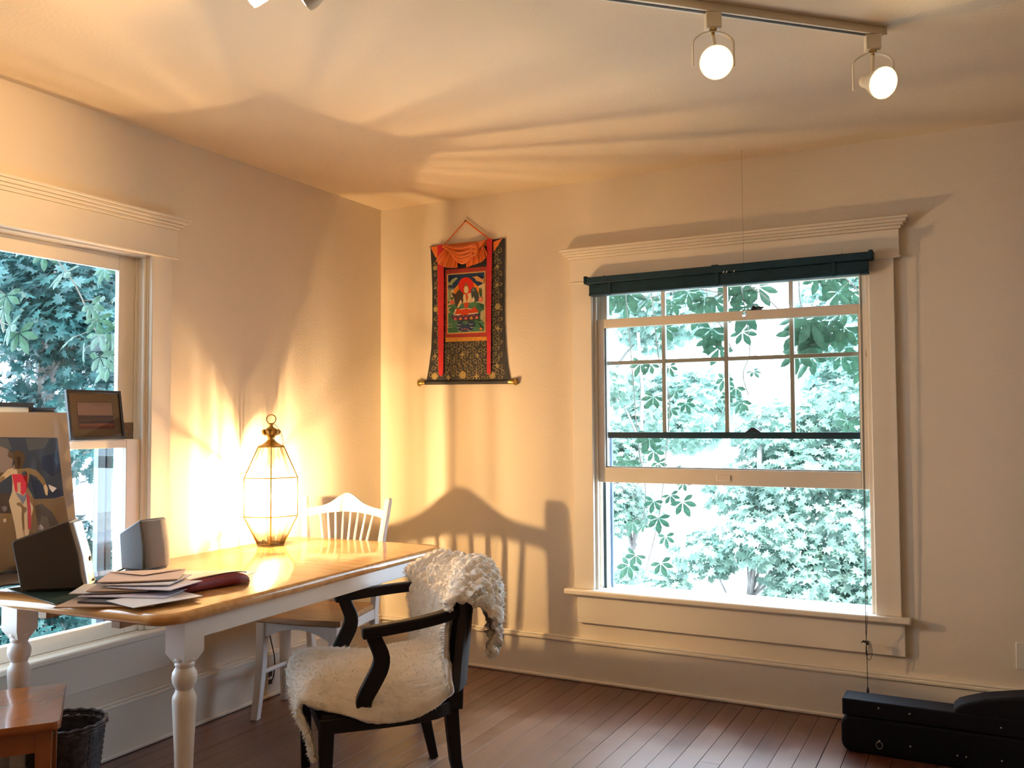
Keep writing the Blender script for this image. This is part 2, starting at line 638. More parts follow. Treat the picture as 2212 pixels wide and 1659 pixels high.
# lower sash, pushed up half open
s = bx('lower_sash', w1, [(1.359, 1.404, 0.02, 0.056, 1.023, 1.868), (2.648, 2.691, 0.02, 0.056, 1.023, 1.868), (1.404, 2.648, 0.02, 0.056, 1.023, 1.1), (1.404, 2.648, 0.02, 0.056, 1.822, 1.868)])
bx('pane', s, [(1.404, 2.648, 0.036, 0.040, 1.1, 1.822)], M['glass'], 0)
bx('glazing_putty', s, [(1.404, 1.410, 0.041, 0.052, 1.1, 1.822), (2.642, 2.648, 0.041, 0.052, 1.1, 1.822), (1.41, 2.642, 0.041, 0.052, 1.1, 1.106)], M['white'], 0)
bx('sash_lift', s, [(1.985, 2.055, 0.014, 0.02, 1.045, 1.075)], M['trim'], 0.003)
lk = G()
lk.box(2.15, 2.215, 0.024, 0.05, 1.868, 1.874).lathe([(0.012, 1.874), (0.012, 1.886), (0.005, 1.892)], (2.175, 0.037, 0), 12).box(2.175, 2.222, 0.03, 0.042, 1.876, 1.884)
obj('sash_lock', lk, M['black'], s, bevel=0.001)
# upper sash with eight lights
u = bx('upper_sash', w1, [(1.359, 1.405, 0.066, 0.1, 1.25, 2.05), (2.647, 2.691, 0.066, 0.1, 1.25, 2.05), (1.405, 2.647, 0.066, 0.1, 2.0, 2.05)])
bx('meeting_rail', u, [(1.405, 2.647, 0.064, 0.1, 1.250, 1.281)], M['teal'], 0.002)
XS = [1.405, 1.709, 2.028, 2.342, 2.647]
for x in XS[1:4]:
    bx('muntin', u, [(x - 0.010, x + 0.010, 0.07, 0.096, 1.281, 2.0)], M['trim'], 0.003)
for i in range(4):
    bx('muntin', u, [(XS[i] + (0.010 if i else 0), XS[i + 1] - (0.010 if i < 3 else 0), 0.07, 0.096, 1.632, 1.652)], M['trim'], 0.003)
    for z0, z1 in ((1.281, 1.632), (1.652, 2.0)):
        bx('pane', u, [(XS[i] + (0.010 if i else 0), XS[i + 1] - (0.010 if i < 3 else 0), 0.082, 0.086, z0, z1)], M['glass'], 0)
lk = G()
lk.prism([(2.115, 0.072, 1.281), (2.19, 0.072, 1.281), (2.178, 0.072, 1.29), (2.158, 0.072, 1.304), (2.146, 0.072, 1.304), (2.128, 0.072, 1.29)], (0, 0.02, 0))
obj('sash_catch', lk, M['black'], u)
for nm, x0, x1, m in (('screen_track', 1.358, 1.371, M['teal']), ('storm_stop', 1.371, 1.380, M['white']), ('screen_track', 2.681, 2.692, M['teal'])):
    bx(nm, w1, [(x0, x1, 0.112, 0.15, 0.463, 1.25)], m, 0.001)
bx('storm_stop', w1, [(1.380, 1.392, 0.15, 0.17, 0.463, 1.25)], mat('blue_grey_stop', (0.16, 0.26, 0.42), 0.5), 0.001)
wp = G()
wp.prism([(2.694, 0.0185, 1.60), (2.6935, 0.0185, 1.66), (2.687, 0.0185, 1.672), (2.679, 0.0185, 1.66), (2.677, 0.0185, 1.63), (2.682, 0.0185, 1.61)], (0, -0.0015, 0))
obj('chipped_paint', wp, mat('bare_old_wood', (0.10, 0.07, 0.045), 0.8), w1)

w2, bx = window('window_2', TA, -3.02, -1.66, True)
s = bx('lower_sash', w2, [(-3.005, -2.93, 0.02, 0.056, 0.476, 1.275), (-1.752, -1.674, 0.02, 0.056, 0.476, 1.275), (-2.93, -1.752, 0.02, 0.056, 0.476, 0.535), (-2.93, -1.752, 0.02, 0.056, 1.240, 1.275)])
bx('pane', s, [(-2.93, -1.752, 0.036, 0.040, 0.535, 1.240)], M['glass'], 0)
u = bx('upper_sash', w2, [(-3.005, -2.92, 0.066, 0.092, 1.245, 2.05), (-1.76, -1.674, 0.066, 0.092, 1.245, 2.05), (-2.92, -1.76, 0.066, 0.092, 1.985, 2.05), (-2.92, -1.76, 0.066, 0.092, 1.245, 1.282)])
bx('pane', u, [(-2.92, -1.76, 0.072, 0.076, 1.282, 1.985)], M['glass'], 0)
bx('worn_patch', u, [(-1.745, -1.676, 0.0645, 0.066, 1.276, 1.345)], mat('worn_grey_wood', (0.20, 0.14, 0.10), 0.8, var=0.3, vscale=60), 0)
bx('storm_frame', w2, [(-1.80, -1.765, 0.13, 0.16, 0.463, 1.245)], mat('storm_frame_blue', (0.10, 0.14, 0.20), 0.35), 0.002)
bx('storm_frame', w2, [(-1.762, -1.738, 0.125, 0.165, 0.463, 1.245)], mat('storm_frame_dark', (0.04, 0.06, 0.08), 0.4), 0.002)
g = G()
g.tube([(-0.0190, -1.671, 1.94), (-0.020, -1.6715, 1.93), (-0.020, -1.6715, 1.28)], 0.0035, 6)
obj('sash_cord', g, M['cord'], w2, world=False)

# wall plates
r = thing('wall_outlet', 'ivory outlet plate on the back wall at the right edge', 'outlet', (3.275, 0, 0.355))
obj('cover_plate', G().box(3.237, 3.313, -0.006, 0, 0.30, 0.41), M['plastic_white'], r, bevel=0.002, world=True)
for z in (0.335, 0.376):
    g = G()
    g.prism([(3.275 + 0.016 * math.cos(R(a)), -0.006, z + 0.013 * math.sin(R(a))) for a in range(0, 360, 30)], (0, -0.002, 0))
    q = obj('socket', g, M['plastic_white'], r, world=True)
    obj('slot', G().box(3.268, 3.270, -0.0085, -0.008, z - 0.004, z + 0.006).box(3.280, 3.282, -0.0085, -0.008, z - 0.004, z + 0.006), M['slot'], q, world=True)
r = thing('baseboard_outlet', 'small white outlet on the left baseboard behind the white chair', 'outlet', (0.018, -0.94, 0.09))
obj('cover_plate', G().box(0.018, 0.0235, -0.975, -0.905, 0.045, 0.14), M['plastic_white'], r, bevel=0.002, world=True)
for z in (0.075, 0.112):
    obj('socket', G().box(0.0235, 0.0250, -0.953, -0.927, z - 0.012, z + 0.012), M['slot'], r, bevel=0.001, world=True)

# ------------------------------------------------------------------ track lights
def spot_fixture(label, at, up_to, aim, yoke_dir, group='track spotlights', watts=SPOT_WATTS):
    """at: bulb centre; up_to: point under the track; aim: where the lens faces"""
    t = thing('track_spotlight', label, 'spotlight', tuple(up_to), 0, group)
    at, up, aim = Vector(at), Vector(up_to), Vector(aim).normalized()
    yd = Vector(yoke_dir).normalized()
    ot = yd.cross(Vector((0, 0, 1)))
    obj('adapter', G().obox(up + Vector((0, 0, -0.024)), yd * 0.024, ot * 0.017, (0, 0, 0.024)), M['fixture'], t, bevel=0.003, world=True)
    top = up + Vector((0, 0, -0.048))
    obj('swivel', G().lathe([(0.012, 0.0), (0.012, -0.006), (0.006, -0.012), (0.005, -0.022)], top, 12), M['brass'], t, smooth=True, world=True)
    y0 = top + Vector((0, 0, -0.010))
    hw, drop = 0.062, (y0.z - at.z)
    path = [y0 - yd * hw + Vector((0, 0, -drop))]
    for a in range(0, 181, 15):
        path.append(y0 + yd * (-hw * math.cos(R(a))) + Vector((0, 0, -0.04 + 0.04 * math.sin(R(a)))))
    path.append(y0 + yd * hw + Vector((0, 0, -drop)))
    g = G()
    rings = []
    for i, q in enumerate(path):
        tn = (path[min(i + 1, len(path) - 1)] - path[max(i - 1, 0)]).normalized()
        nn = tn.cross(ot).normalized()
        rings.append([q + ot * 0.008 + nn * 0.0015, q - ot * 0.008 + nn * 0.0015, q - ot * 0.008 - nn * 0.0015, q + ot * 0.008 - nn * 0.0015])
    g.loft(rings)
    obj('yoke', g, M['fixture'], t, world=True)
    obj('stem', G().tube([top + Vector((0, 0, -0.018)), top * 0.5 + at * 0.5 - aim * 0.03, at - aim * 0.06], 0.006, 8), M['fixture'], t, smooth=True, world=True)
    rot = aim.to_track_quat('Z', 'Y').to_matrix()
    hs = G()
    hs.lathe([(0.012, -0.11), (0.020, -0.105), (0.023, -0.075), (0.030, -0.056), (0.0475, -0.012), (0.0495, 0.0), (0.0462, 0.0), (0.043, -0.01), (0.02, -0.06)], at, 28, rot)
    obj('lamp_housing', hs, M['fixture'], t, smooth=True, world=True)
    ln = G()
    ln.lathe([(0.0445, -0.006), (0.0445, 0.0), (0.038, 0.006), (0.026, 0.010), (0.012, 0.0115), (0.001, 0.012)], at, 28, rot)
    obj('bulb_lens', ln, M['lens'], t, smooth=True, world=True)
    sd = bpy.data.lights.new('spot_beam', 'SPOT')
    sd.energy = watts
    sd.color = WARM
    sd.spot_size = R(95)
    sd.spot_blend = 0.8
    sd.shadow_soft_size = 0.03
    so = bpy.data.objects.new('spot_beam', sd)
    COL.objects.link(so)
    so.parent = t
    so.location = at + aim * 0.03 - Vector(up_to)
    so.rotation_euler = aim.to_track_quat('-Z', 'Y').to_euler()
    return t


M['lens'] = emit_mat('lit_spot_lens', (1.0, 0.82, 0.55), SPOT_STRENGTH)


def track(label, a, b):
    a, b = Vector(a), Vector(b)
    d = (b - a).normalized()
    o = d.cross(Vector((0, 0, 1)))
    r = thing('light_track', label, 'light track', tuple((a + b) / 2))
    c = (a + b) / 2
    h = (b - a).length / 2
    obj('rail', G().obox(c + Vector((0, 0, -0.0125)), d * h, o * 0.018, (0, 0, 0.0125)), M['fixture'], r, bevel=0.002, world=True)
    obj('slot', G().obox(c + Vector((0, 0, -0.0255)), d * (h - 0.03), o * 0.006, (0, 0, 0.0008)), M['slot'], r, world=True)
    obj('end_cap', G().obox(b + d * 0.006 + Vector((0, 0, -0.0125)), d * 0.006, o * 0.0185, (0, 0, 0.0125)), M['fixture'], r, bevel=0.002, world=True)
    return d


TD = track('long cream ceiling track running to the spotlights above the right window', (1.782, -2.298, HT), (2.874, -1.236, HT))
camv = Vector((3.131, -4.301, 1.341))
p1 = Vector((2.440, -1.658, 2.575))
spot_fixture('bright round spotlight on the ceiling track facing the viewer, larger one of the right pair', (2.457, -1.69, 2.409), p1, camv - Vector((2.457, -1.69, 2.409)), (0.88, 0.47, 0), watts=9)
a2 = (camv - Vector((2.887, -1.27, 2.385)))
a2 = Matrix.Rotation(R(36), 3, 'Z') @ a2
a2.z -= 0.25
spot_fixture('smaller turned spotlight at the far end of the ceiling track near the right wall', (2.885, -1.30, 2.400), Vector((2.852, -1.257, 2.575)), a2, (0.9, 0.3, 0), watts=9)
# the second row, mostly above the frame
track('cream ceiling track just out of view above the white table', (0.95, -3.09, HT), (1.85, -2.59, HT))
LW_ = 60
aimL = Vector((-0.75, -0.62, -0.25))
spot_fixture('spotlight at the top left edge with only its lit lower rim showing', (1.272, -2.868, 2.432), Vector((1.285, -2.905, 2.575)), camv - Vector((1.27, -2.8, 2.43)), (0.88, 0.47, 0), watts=LW_)
spot_fixture('lit spotlight barrel at the top edge turned to the left, nearer of the touching pair', (1.535, -2.665, 2.431), Vector((1.555, -2.752, 2.575)), aimL, (0.6, -0.75, 0), watts=LW_)
spot_fixture('spotlight barrel at the top edge seen from the side, right one of the touching pair', (1.645, -2.585, 2.431), Vector((1.765, -2.632, 2.575)), Vector((-0.9, -0.25, -0.22)), (0.5, -0.8, 0), watts=LW_)

# ------------------------------------------------------------------ dining table
TZ = 0.77
TROT = R(2.2)


def honey_top():
    m = mat('honey_varnished_top', (0.62, 0.36, 0.14), 0.14, spec=0.5, coat=0.5)
    nt = m.node_tree
    p = nt.nodes['Principled BSDF']
    tc = nt.nodes.new('ShaderNodeTexCoord')
    mp = nt.nodes.new('ShaderNodeMapping')
    mp.inputs['Scale'].default_value = (1.0, 9.0, 9.0)
    nt.links.new(tc.outputs['Object'], mp.inputs[0])
    n = nt.nodes.new('ShaderNodeTexNoise')
    n.inputs['Scale'].default_value = 3.0
    n.inputs['Detail'].default_value = 6
    n.inputs['Distortion'].default_value = 0.6
    nt.links.new(mp.outputs[0], n.inputs[0])
    r = nt.nodes.new('ShaderNodeValToRGB')
    r.color_ramp.elements[0].position = 0.3
    r.color_ramp.elements[1].position = 0.7
    r.color_ramp.elements[0].color = (0.50, 0.24, 0.075, 1)
    r.color_ramp.elements[1].color = (0.66, 0.38, 0.15, 1)
    nt.links.new(n.outputs['Fac'], r.inputs[0])
    nt.links.new(r.outputs[0], p.inputs['Base Color'])
    return m


M['top'] = honey_top()
TC = (0.515, -1.61)
table = thing('dining_table', 'long white farmhouse table with honey wood top and turned legs', 'table', (TC[0], TC[1], 0), TROT)
HWX, HWY = 0.447, 0.832


def top_outline(y0, y1, inset, corner):
    """outline of one board of the top in table coordinates; outer corners are rounded"""
    x = HWX - inset
    pts = []
    a, b = y0, y1
    if y1 >= HWY - 1e-6:
        b = y1 - inset
        rr = corner - inset * 0.6
        pts += [(x - rr + rr * math.cos(R(t)), b - rr + rr * math.sin(R(t))) for t in range(0, 91, 10)]
        pts += [(-x + rr + rr * math.cos(R(t)), b - rr + rr * math.sin(R(t))) for t in range(90, 181, 10)]
    else:
        pts += [(x, b), (-x, b)]
    if y0 <= -HWY + 1e-6:
        a = y0 + inset
        rr = corner - inset * 0.6
        pts += [(-x + rr + rr * math.cos(R(t)), a + rr + rr * math.sin(R(t))) for t in range(180, 271, 10)]
        pts += [(x - rr + rr * math.cos(R(t)), a + rr + rr * math.sin(R(t))) for t in range(270, 361, 10)]
    else:
        pts += [(-x, a), (x, a)]
    return pts


for nm, y0, y1 in (('tabletop', -HWY, -0.083), ('leaf', -0.0822, 0.262), ('tabletop', 0.2628, HWY)):
    rings = []
    for z, ins in ((0.733, 0.016), (0.735, 0.009), (0.740, 0.003), (0.747, 0.0), (0.756, 0.0), (0.763, 0.003), (0.768, 0.009), (0.77, 0.017)):
        rings.append([(x, y, z) for x, y in top_outline(y0, y1, ins, 0.085)])
    obj(nm, G().loft(rings), M['top'], table, smooth=True, angle=50)
LX, LY = 0.385, 0.70
for s in (-1, 1):
    obj('apron', G().box(s * LX - 0.011 + s * 0.022, s * LX + 0.011 + s * 0.022, -LY + 0.04, LY - 0.04, 0.672, 0.7335), M['white'], table, bevel=0.003)
    if s > 0:
        obj('apron', G().box(-LX + 0.04, LX - 0.04, s * LY - 0.011 + s * 0.022, s * LY + 0.011 + s * 0.022, 0.672, 0.7335), M['white'], table, bevel=0.003)
    obj('slide_rail', G().box(s * 0.17 - 0.02, s * 0.17 + 0.02, -0.775, 0.6, 0.700, 0.7325), M['seatwood'], table, bevel=0.002)
LEGP = [(0.019, 0.0), (0.021, 0.012), (0.0225, 0.08), (0.029, 0.33), (0.0355, 0.46), (0.0368, 0.487), (0.035, 0.499), (0.028, 0.512), (0.0265, 0.520), (0.030, 0.527), (0.0365, 0.540), (0.0385, 0.556), (0.0365, 0.571), (0.030, 0.582), (0.026, 0.586), (0.029, 0.590), (0.0305, 0.595), (0.029, 0.600), (0.026, 0.603), (0.033, 0.61), (0.034, 0.625)]
for sx in (-1, 1):
    for sy in (-1, 1):
        lg = G().lathe(LEGP, (sx * LX, sy * LY, 0), 24)
        h = 0.040
        b = [(sx * LX + i * h, sy * LY + j * h) for i, j in ((-1, -1), (1, -1), (1, 1), (-1, 1))]
        lo = [(sx * LX + i * 0.022, sy * LY + j * 0.022, 0.598) for i, j in ((-1, -1), (1, -1), (1, 1), (-1, 1))]
        lg.loft([lo, [(x, y, 0.632) for x, y in b], [(x, y, 0.7335) for x, y in b]])
        obj('leg', lg, M['white'], table, smooth=True, angle=35)

# ------------------------------------------------------------------ white spindle-back chair behind the table
wc = thing('dining_chair', 'white chair with arched crest rail and thin spindles behind the table', 'chair', (0.345, -0.955, 0), R(10))
SD = 0.205


def sq(p, hx, hy):
    return [(p[0] - hx, p[1] - hy, p[2]), (p[0] + hx, p[1] - hy, p[2]), (p[0] + hx, p[1] + hy, p[2]), (p[0] - hx, p[1] + hy, p[2])]


def post(path, hx, hy):
    hx = hx if isinstance(hx, list) else [hx] * len(path)
    hy = hy if isinstance(hy, list) else [hy] * len(path)
    return G().loft([sq(q, a, b) for q, a, b in zip(path, hx, hy)])


for s in (-1, 1):
    # front leg with a slight outward curve; rear leg runs on up as the back post
    obj('leg', post([(s * 0.193, -0.236, 0.0), (s * 0.19, -0.215, 0.12), (s * 0.187, -0.20, 0.25), (s * 0.185, -0.195, 0.43)], [0.017, 0.018, 0.020, 0.021], [0.017, 0.018, 0.020, 0.022]), M['white'], wc, bevel=0.004)
    obj('leg', post([(s * 0.175, 0.262, 0.0), (s * 0.175, 0.225, 0.2), (s * 0.178, 0.205, 0.42), (s * 0.19, 0.208, 0.55), (s * 0.213, 0.228, 0.78), (s * 0.233, 0.253, 0.952), (s * 0.234, 0.257, 0.965)], [0.014, 0.016, 0.016, 0.015, 0.015, 0.0145, 0.011], [0.018, 0.021, 0.022, 0.020, 0.018, 0.016, 0.012]), M['white'], wc, bevel=0.004)
    obj('seat_rail', G().box(s * 0.181 - 0.010, s * 0.181 + 0.010, -0.18, 0.19, 0.385, 0.432), M['white'], wc, bevel=0.003)
    obj('stretcher', G().tube([(s * 0.188, -0.208, 0.20), (s * 0.176, 0.228, 0.19)], 0.0105, 10), M['white'], wc, smooth=True)
g = G()
top, bot = [], []
for i in range(17):
    t = -1 + 2 * i / 16
    x = 0.165 * t
    top.append((x, -0.208, 0.432))
    bot.append((x, -0.208, 0.362 + 0.045 * (1 - t * t)))
g.prism(top + bot[::-1], (0, 0.02, 0))
obj('front_rail', g, M['white'], wc, bevel=0.002)
obj('back_rail', G().box(-0.165, 0.165, 0.195, 0.215, 0.385, 0.43), M['white'], wc, bevel=0.003)
obj('stretcher', G().prism([(-0.176, 0.0, 0.18)] + [(-0.176 + 0.352 * i / 10, 0, 0.215 - 0.02 * math.sin(math.pi * i / 10)) for i in range(11)] + [(0.176, 0, 0.18)], (0, 0.02, 0)), M['white'], wc, bevel=0.003)
g = G()


def seat_pt(u, v, z):
    x = (u - 0.5) * 2
    y = (v - 0.5) * 2
    w = 0.222 - 0.018 * (y + 1)
    return (x * w, y * 0.213 - 0.02 * (1 - x * x) * (1 if y < -0.9 else 0), z)


outline = [seat_pt(i / 14, 0, 0) for i in range(15)] + [seat_pt(1, j / 6, 0) for j in range(1, 7)] + [seat_pt(1 - i / 14, 1, 0) for i in range(1, 15)] + [seat_pt(0, 1 - j / 6, 0) for j in range(1, 6)]
g.loft([[(x * a, y * a, z) for x, y, _ in outline] for z, a in ((0.432, 0.975), (0.438, 1.0), (0.452, 1.0), (0.459, 0.98), (0.458, 0.8), (0.452, 0.4))])
obj('seat', g, M['seatwood'], wc, smooth=True, angle=40)
# crest rail: arched top edge with a soft central peak, arched underside
front, back = [], []
pts_t, pts_b = [], []
for i in range(33):
    t = -1 + 2 * i / 32
    x = 0.218 * t
    zt = 0.919 + 0.012 * math.cos(math.pi * t * 0.9) + 0.050 * math.exp(-(t / 0.34) ** 2) + 0.006 * (1 - abs(t))
    zb = 0.862 + 0.030 * (1 - t * t)
    pts_t.append((x, zt))
    pts_b.append((x, zb))
ln = pts_t + pts_b[::-1]


def back_y(x, z):
    return 0.205 + (z - 0.45) * 0.098 + 0.016 * (1 - (x / 0.22) ** 2)


g = G()
n = len(pts_t)
vs = []
for (x, zt), (_, zb) in zip(pts_t, pts_b):
    vs += [(x, back_y(x, zb) - 0.009, zb), (x, back_y(x, zt) - 0.009, zt), (x, back_y(x, zt) + 0.009, zt), (x, back_y(x, zb) + 0.009, zb)]
g.loft([vs[4 * i:4 * i + 4] for i in range(n)])
obj('crest_rail', g, M['white'], wc, smooth=True, bevel=0.003)
for i in range(8):
    t = -1 + 2 * i / 7
    xb, xt = 0.058 * t, 0.150 * t
    zt = 0.868 + 0.030 * (1 - (xt / 0.218) ** 2)
    pb, ptp = Vector((xb, 0.20, 0.452)), Vector((xt, back_y(xt, zt), zt + 0.004))
    q = [pb.lerp(ptp, k / 6) for k in range(7)]
    obj('spindle', G().tube(q, [0.0058, 0.0066, 0.007, 0.007, 0.0066, 0.006, 0.0052], 8), M['white'], wc, smooth=True)

# ------------------------------------------------------------------ chestnut stool, bottom left
st = thing('wooden_stool', 'chestnut brown wooden stool with glossy square seat at the lower left', 'stool', (0.36, -2.566, 0), 0)
da, dd = Vector((0.79, -0.613, 0)), Vector((-0.613, -0.79, 0))
ctr = Vector((0.36, -2.566, 0))
g = G()
ol = []
for (sx, sy) in ((1, 1), (-1, 1), (-1, -1), (1, -1)):
    a0 = {(1, 1): 0, (-1, 1): 90, (-1, -1): 180, (1, -1): 270}[(sx, sy)]
    for t in range(0, 91, 15):
        ol.append((sx * 0.200 + 0.022 * math.cos(R(a0 + t)), sy * 0.196 + 0.022 * math.sin(R(a0 + t))))
rings = []
for z, k in ((0.424, 0.985), (0.428, 1.0), (0.444, 1.0), (0.450, 0.985), (0.449, 0.9), (0.4455, 0.6), (0.444, 0.2)):
    rings.append([tuple(ctr + da * x * k + dd * y * k + Vector((0, 0, z))) for x, y in ol])
rings = [q[::-1] for q in rings] if da.cross(dd).z < 0 else rings
obj('seat', G().loft(rings), M['chestnut'], st, smooth=True, world=True, angle=40)
for sx in (-1, 1):
    for sy in (-1, 1):
        c = ctr + da * sx * 0.178 + dd * sy * 0.172
        g = G()
        f0 = [tuple(c + da * i * 0.018 + dd * j * 0.018 + da * sx * 0.012 + Vector((0, 0, 0))) for i, j in ((-1, -1), (1, -1), (1, 1), (-1, 1))]
        f1 = [tuple(c + da * i * 0.024 + dd * j * 0.024 + Vector((0, 0, 0.424))) for i, j in ((-1, -1), (1, -1), (1, 1), (-1, 1))]
        if da.cross(dd).z < 0:
            f0, f1 = f0[::-1], f1[::-1]
        g.loft([f0, f1])
        obj('leg', g, M['chestnut'], st, bevel=0.004, world=True)
for s in (-1, 1):
    obj('apron', G().obox(ctr + da * s * 0.19 + Vector((0, 0, 0.392)), da * 0.010, dd * 0.15, (0, 0, 0.032)), M['chestnut'], st, bevel=0.002, world=True)
    obj('apron', G().obox(ctr + dd * s * 0.184 + Vector((0, 0, 0.392)), da * 0.155, dd * 0.010, (0, 0, 0.032)), M['chestnut'], st, bevel=0.002, world=True)
    obj('stretcher', G().obox(ctr + da * s * 0.182 + Vector((0, 0, 0.16)), da * 0.009, dd * 0.155, (0, 0, 0.016)), M['chestnut'], st, bevel=0.002, world=True)

# ------------------------------------------------------------------ wicker basket
wb = thing('wastebasket', 'dark woven wicker wastebasket on the floor by the left baseboard', 'basket', (0.165, -2.15, 0))
M['wicker'] = mat('dark_wicker', (0.085, 0.07, 0.072), 0.35, var=0.6, vscale=45)
g = G()


def bask(u, v):
    a = u * 2 * math.pi
    z = 0.012 + 0.235 * v
    r = 0.108 + 0.024 * v
    w = 0.006 * math.sin(a * 22 + (math.pi if int(v * 24) % 2 else 0))
    return ((r + w) * math.cos(a), (r + w) * math.sin(a), z)


g.grid(bask, 132, 24)
wv = obj('woven_side', g, M['wicker'], wb, smooth=True, angle=80)
sm = wv.modifiers.new('thickness', 'SOLIDIFY')
sm.thickness = 0.006
for z, r in ((0.262, 0.136), (0.252, 0.137), (0.008, 0.110)):
    g = G()
    pa = [((r + 0.003 * math.sin(i * math.pi / 2)) * math.cos(i * math.pi / 36), (r + 0.003 * math.sin(i * math.pi / 2)) * math.sin(i * math.pi / 36), z + 0.002 * math.cos(i * math.pi / 2)) for i in range(72)]
    g.tube(pa, 0.0065, 6, closed=True)
    obj('rim' if z > 0.1 else 'base_ring', g, M['wicker'], wb, smooth=True, angle=80)
obj('bottom', G().lathe([(0.001, 0.006), (0.109, 0.006), (0.109, 0.014), (0.001, 0.014)], n=28), M['wicker'], wb)

# ------------------------------------------------------------------ dark armchair
AO = (0.981, -1.747)
ARZ = math.atan2(-0.684, 0.728)
ac = thing('armchair', 'dark espresso wood barrel armchair draped with cream sheepskin', 'armchair', (AO[0], AO[1], 0), ARZ)
E = M['espresso']


def bar(path, hw, ht, wdir=None):
    """rectangular bar swept along a path; hw half width sideways, ht half height"""
    path = [Vector(q) for q in path]
    rings = []
    m = len(path)
    hw = hw if isinstance(hw, list) else [hw] * m
    ht = ht if isinstance(ht, list) else [ht] * m
    for i in range(m):
        t = (path[min(i + 1, m - 1)] - path[max(i - 1, 0)]).normalized()
        sd = Vector(wdir) if wdir is not None else t.cross(Vector((0, 0, 1)))
        sd = (sd - t * sd.dot(t)).normalized()
        up = sd.cross(t)
        rings.append([path[i] + sd * hw[i] * a + up * ht[i] * b for a, b in ((-1, -1), (1, -1), (1, 1), (-1, 1))])
    return G().loft([q[::-1] for q in rings])


for s in (-1, 1):
    obj('leg', bar([(s * 0.297, 0.0, 0.0), (s * 0.296, 0.0, 0.2), (s * 0.292, 0.004, 0.365)], [0.017, 0.021, 0.025], [0.017, 0.021, 0.025], (1, 0, 0)), E, ac, bevel=0.004)
    obj('leg', bar([(s * 0.217, 0.495, 0.0), (s * 0.222, 0.462, 0.15), (s * 0.228, 0.445, 0.33)], [0.016, 0.019, 0.022], [0.016, 0.02, 0.024], (1, 0, 0)), E, ac, bevel=0.004)
    # S-curved arm post
    ap = [(s * 0.305, 0.135, 0.34), (s * 0.308, 0.125, 0.38), (s * 0.313, 0.125, 0.42), (s * 0.318, 0.15, 0.47), (s * 0.322, 0.175, 0.52), (s * 0.324, 0.18, 0.56), (s * 0.322, 0.165, 0.60), (s * 0.318, 0.15, 0.635)]
    ap = [tuple(smooth_sample(ap, k / 20)) for k in range(21)]
    aw = [0.018, 0.024, 0.027, 0.029, 0.029, 0.027, 0.025, 0.024]
    obj('arm_post', bar(ap, 0.014, [float(smooth_sample(aw, k / 20)) for k in range(21)], (1, 0, 0)), E, ac, bevel=0.005)
    ar = [(s * 0.32, 0.115, 0.640), (s * 0.323, 0.20, 0.648), (s * 0.318, 0.30, 0.658), (s * 0.298, 0.39, 0.668), (s * 0.262, 0.455, 0.676), (s * 0.2, 0.51, 0.684), (s * 0.1, 0.545, 0.69), (0.0, 0.552, 0.692)]
    ar = [tuple(smooth_sample(ar, k / 24)) for k in range(25)]
    obj('arm', bar(ar, 0.0215, 0.019), E, ac, bevel=0.006)
    obj('back_post', bar([(s * 0.232, 0.455, 0.33), (s * 0.236, 0.462, 0.50), (s * 0.248, 0.485, 0.68)], [0.016, 0.018, 0.02], [0.03, 0.028, 0.026], (1, 0, 0)), E, ac, bevel=0.005)
# seat frame: straight front and sides, bowed back
so = [(-0.315, -0.022), (0.315, -0.022), (0.318, 0.20), (0.312, 0.30), (0.29, 0.385), (0.245, 0.45), (0.17, 0.495), (0.085, 0.515), (0, 0.52), (-0.085, 0.515), (-0.17, 0.495), (-0.245, 0.45), (-0.29, 0.385), (-0.312, 0.30), (-0.318, 0.20)]
obj('seat_frame', G().loft([[(x * k, y * k + 0.2 * (1 - k), z) for x, y in so] for z, k in ((0.318, 0.99), (0.322, 1.0), (0.364, 1.0), (0.368, 0.99))]), E, ac, bevel=0.003)
M['upholstery'] = mat('dark_brown_upholstery', (0.022, 0.014, 0.011), 0.6, bump=0.2, bscale=200)
obj('seat_cushion', G().loft([[(x * k, y * k + 0.2 * (1 - k), z) for x, y in so] for z, k in ((0.366, 0.96), (0.370, 0.965), (0.376, 0.93), (0.384, 0.85), (0.396, 0.68), (0.405, 0.3))]), M['upholstery'], ac, smooth=True, angle=60)
# upholstered barrel back panel behind the fleece
g = G()
inner, outer = [], []
for i in range(19):
    a = -1 + 2 * i / 18
    th = a * R(62)
    inner.append((0.275 * math.sin(th) / math.sin(R(62)), 0.43 + 0.115 * math.cos(th * 1.25)))
for (x, y) in inner:
    outer.append((x * 1.05, y + 0.022))
rings = []
for (x, y), (xo, yo) in zip(inner, outer):
    rings.append([(x, y - 0.025, 0.40), (xo, yo - 0.02, 0.40), (xo, yo + 0.012, 0.745), (x * 1.02, y + 0.006, 0.755)])
g.loft(rings)
obj('back_panel', g, M['upholstery'], ac, smooth=True, bevel=0.006)

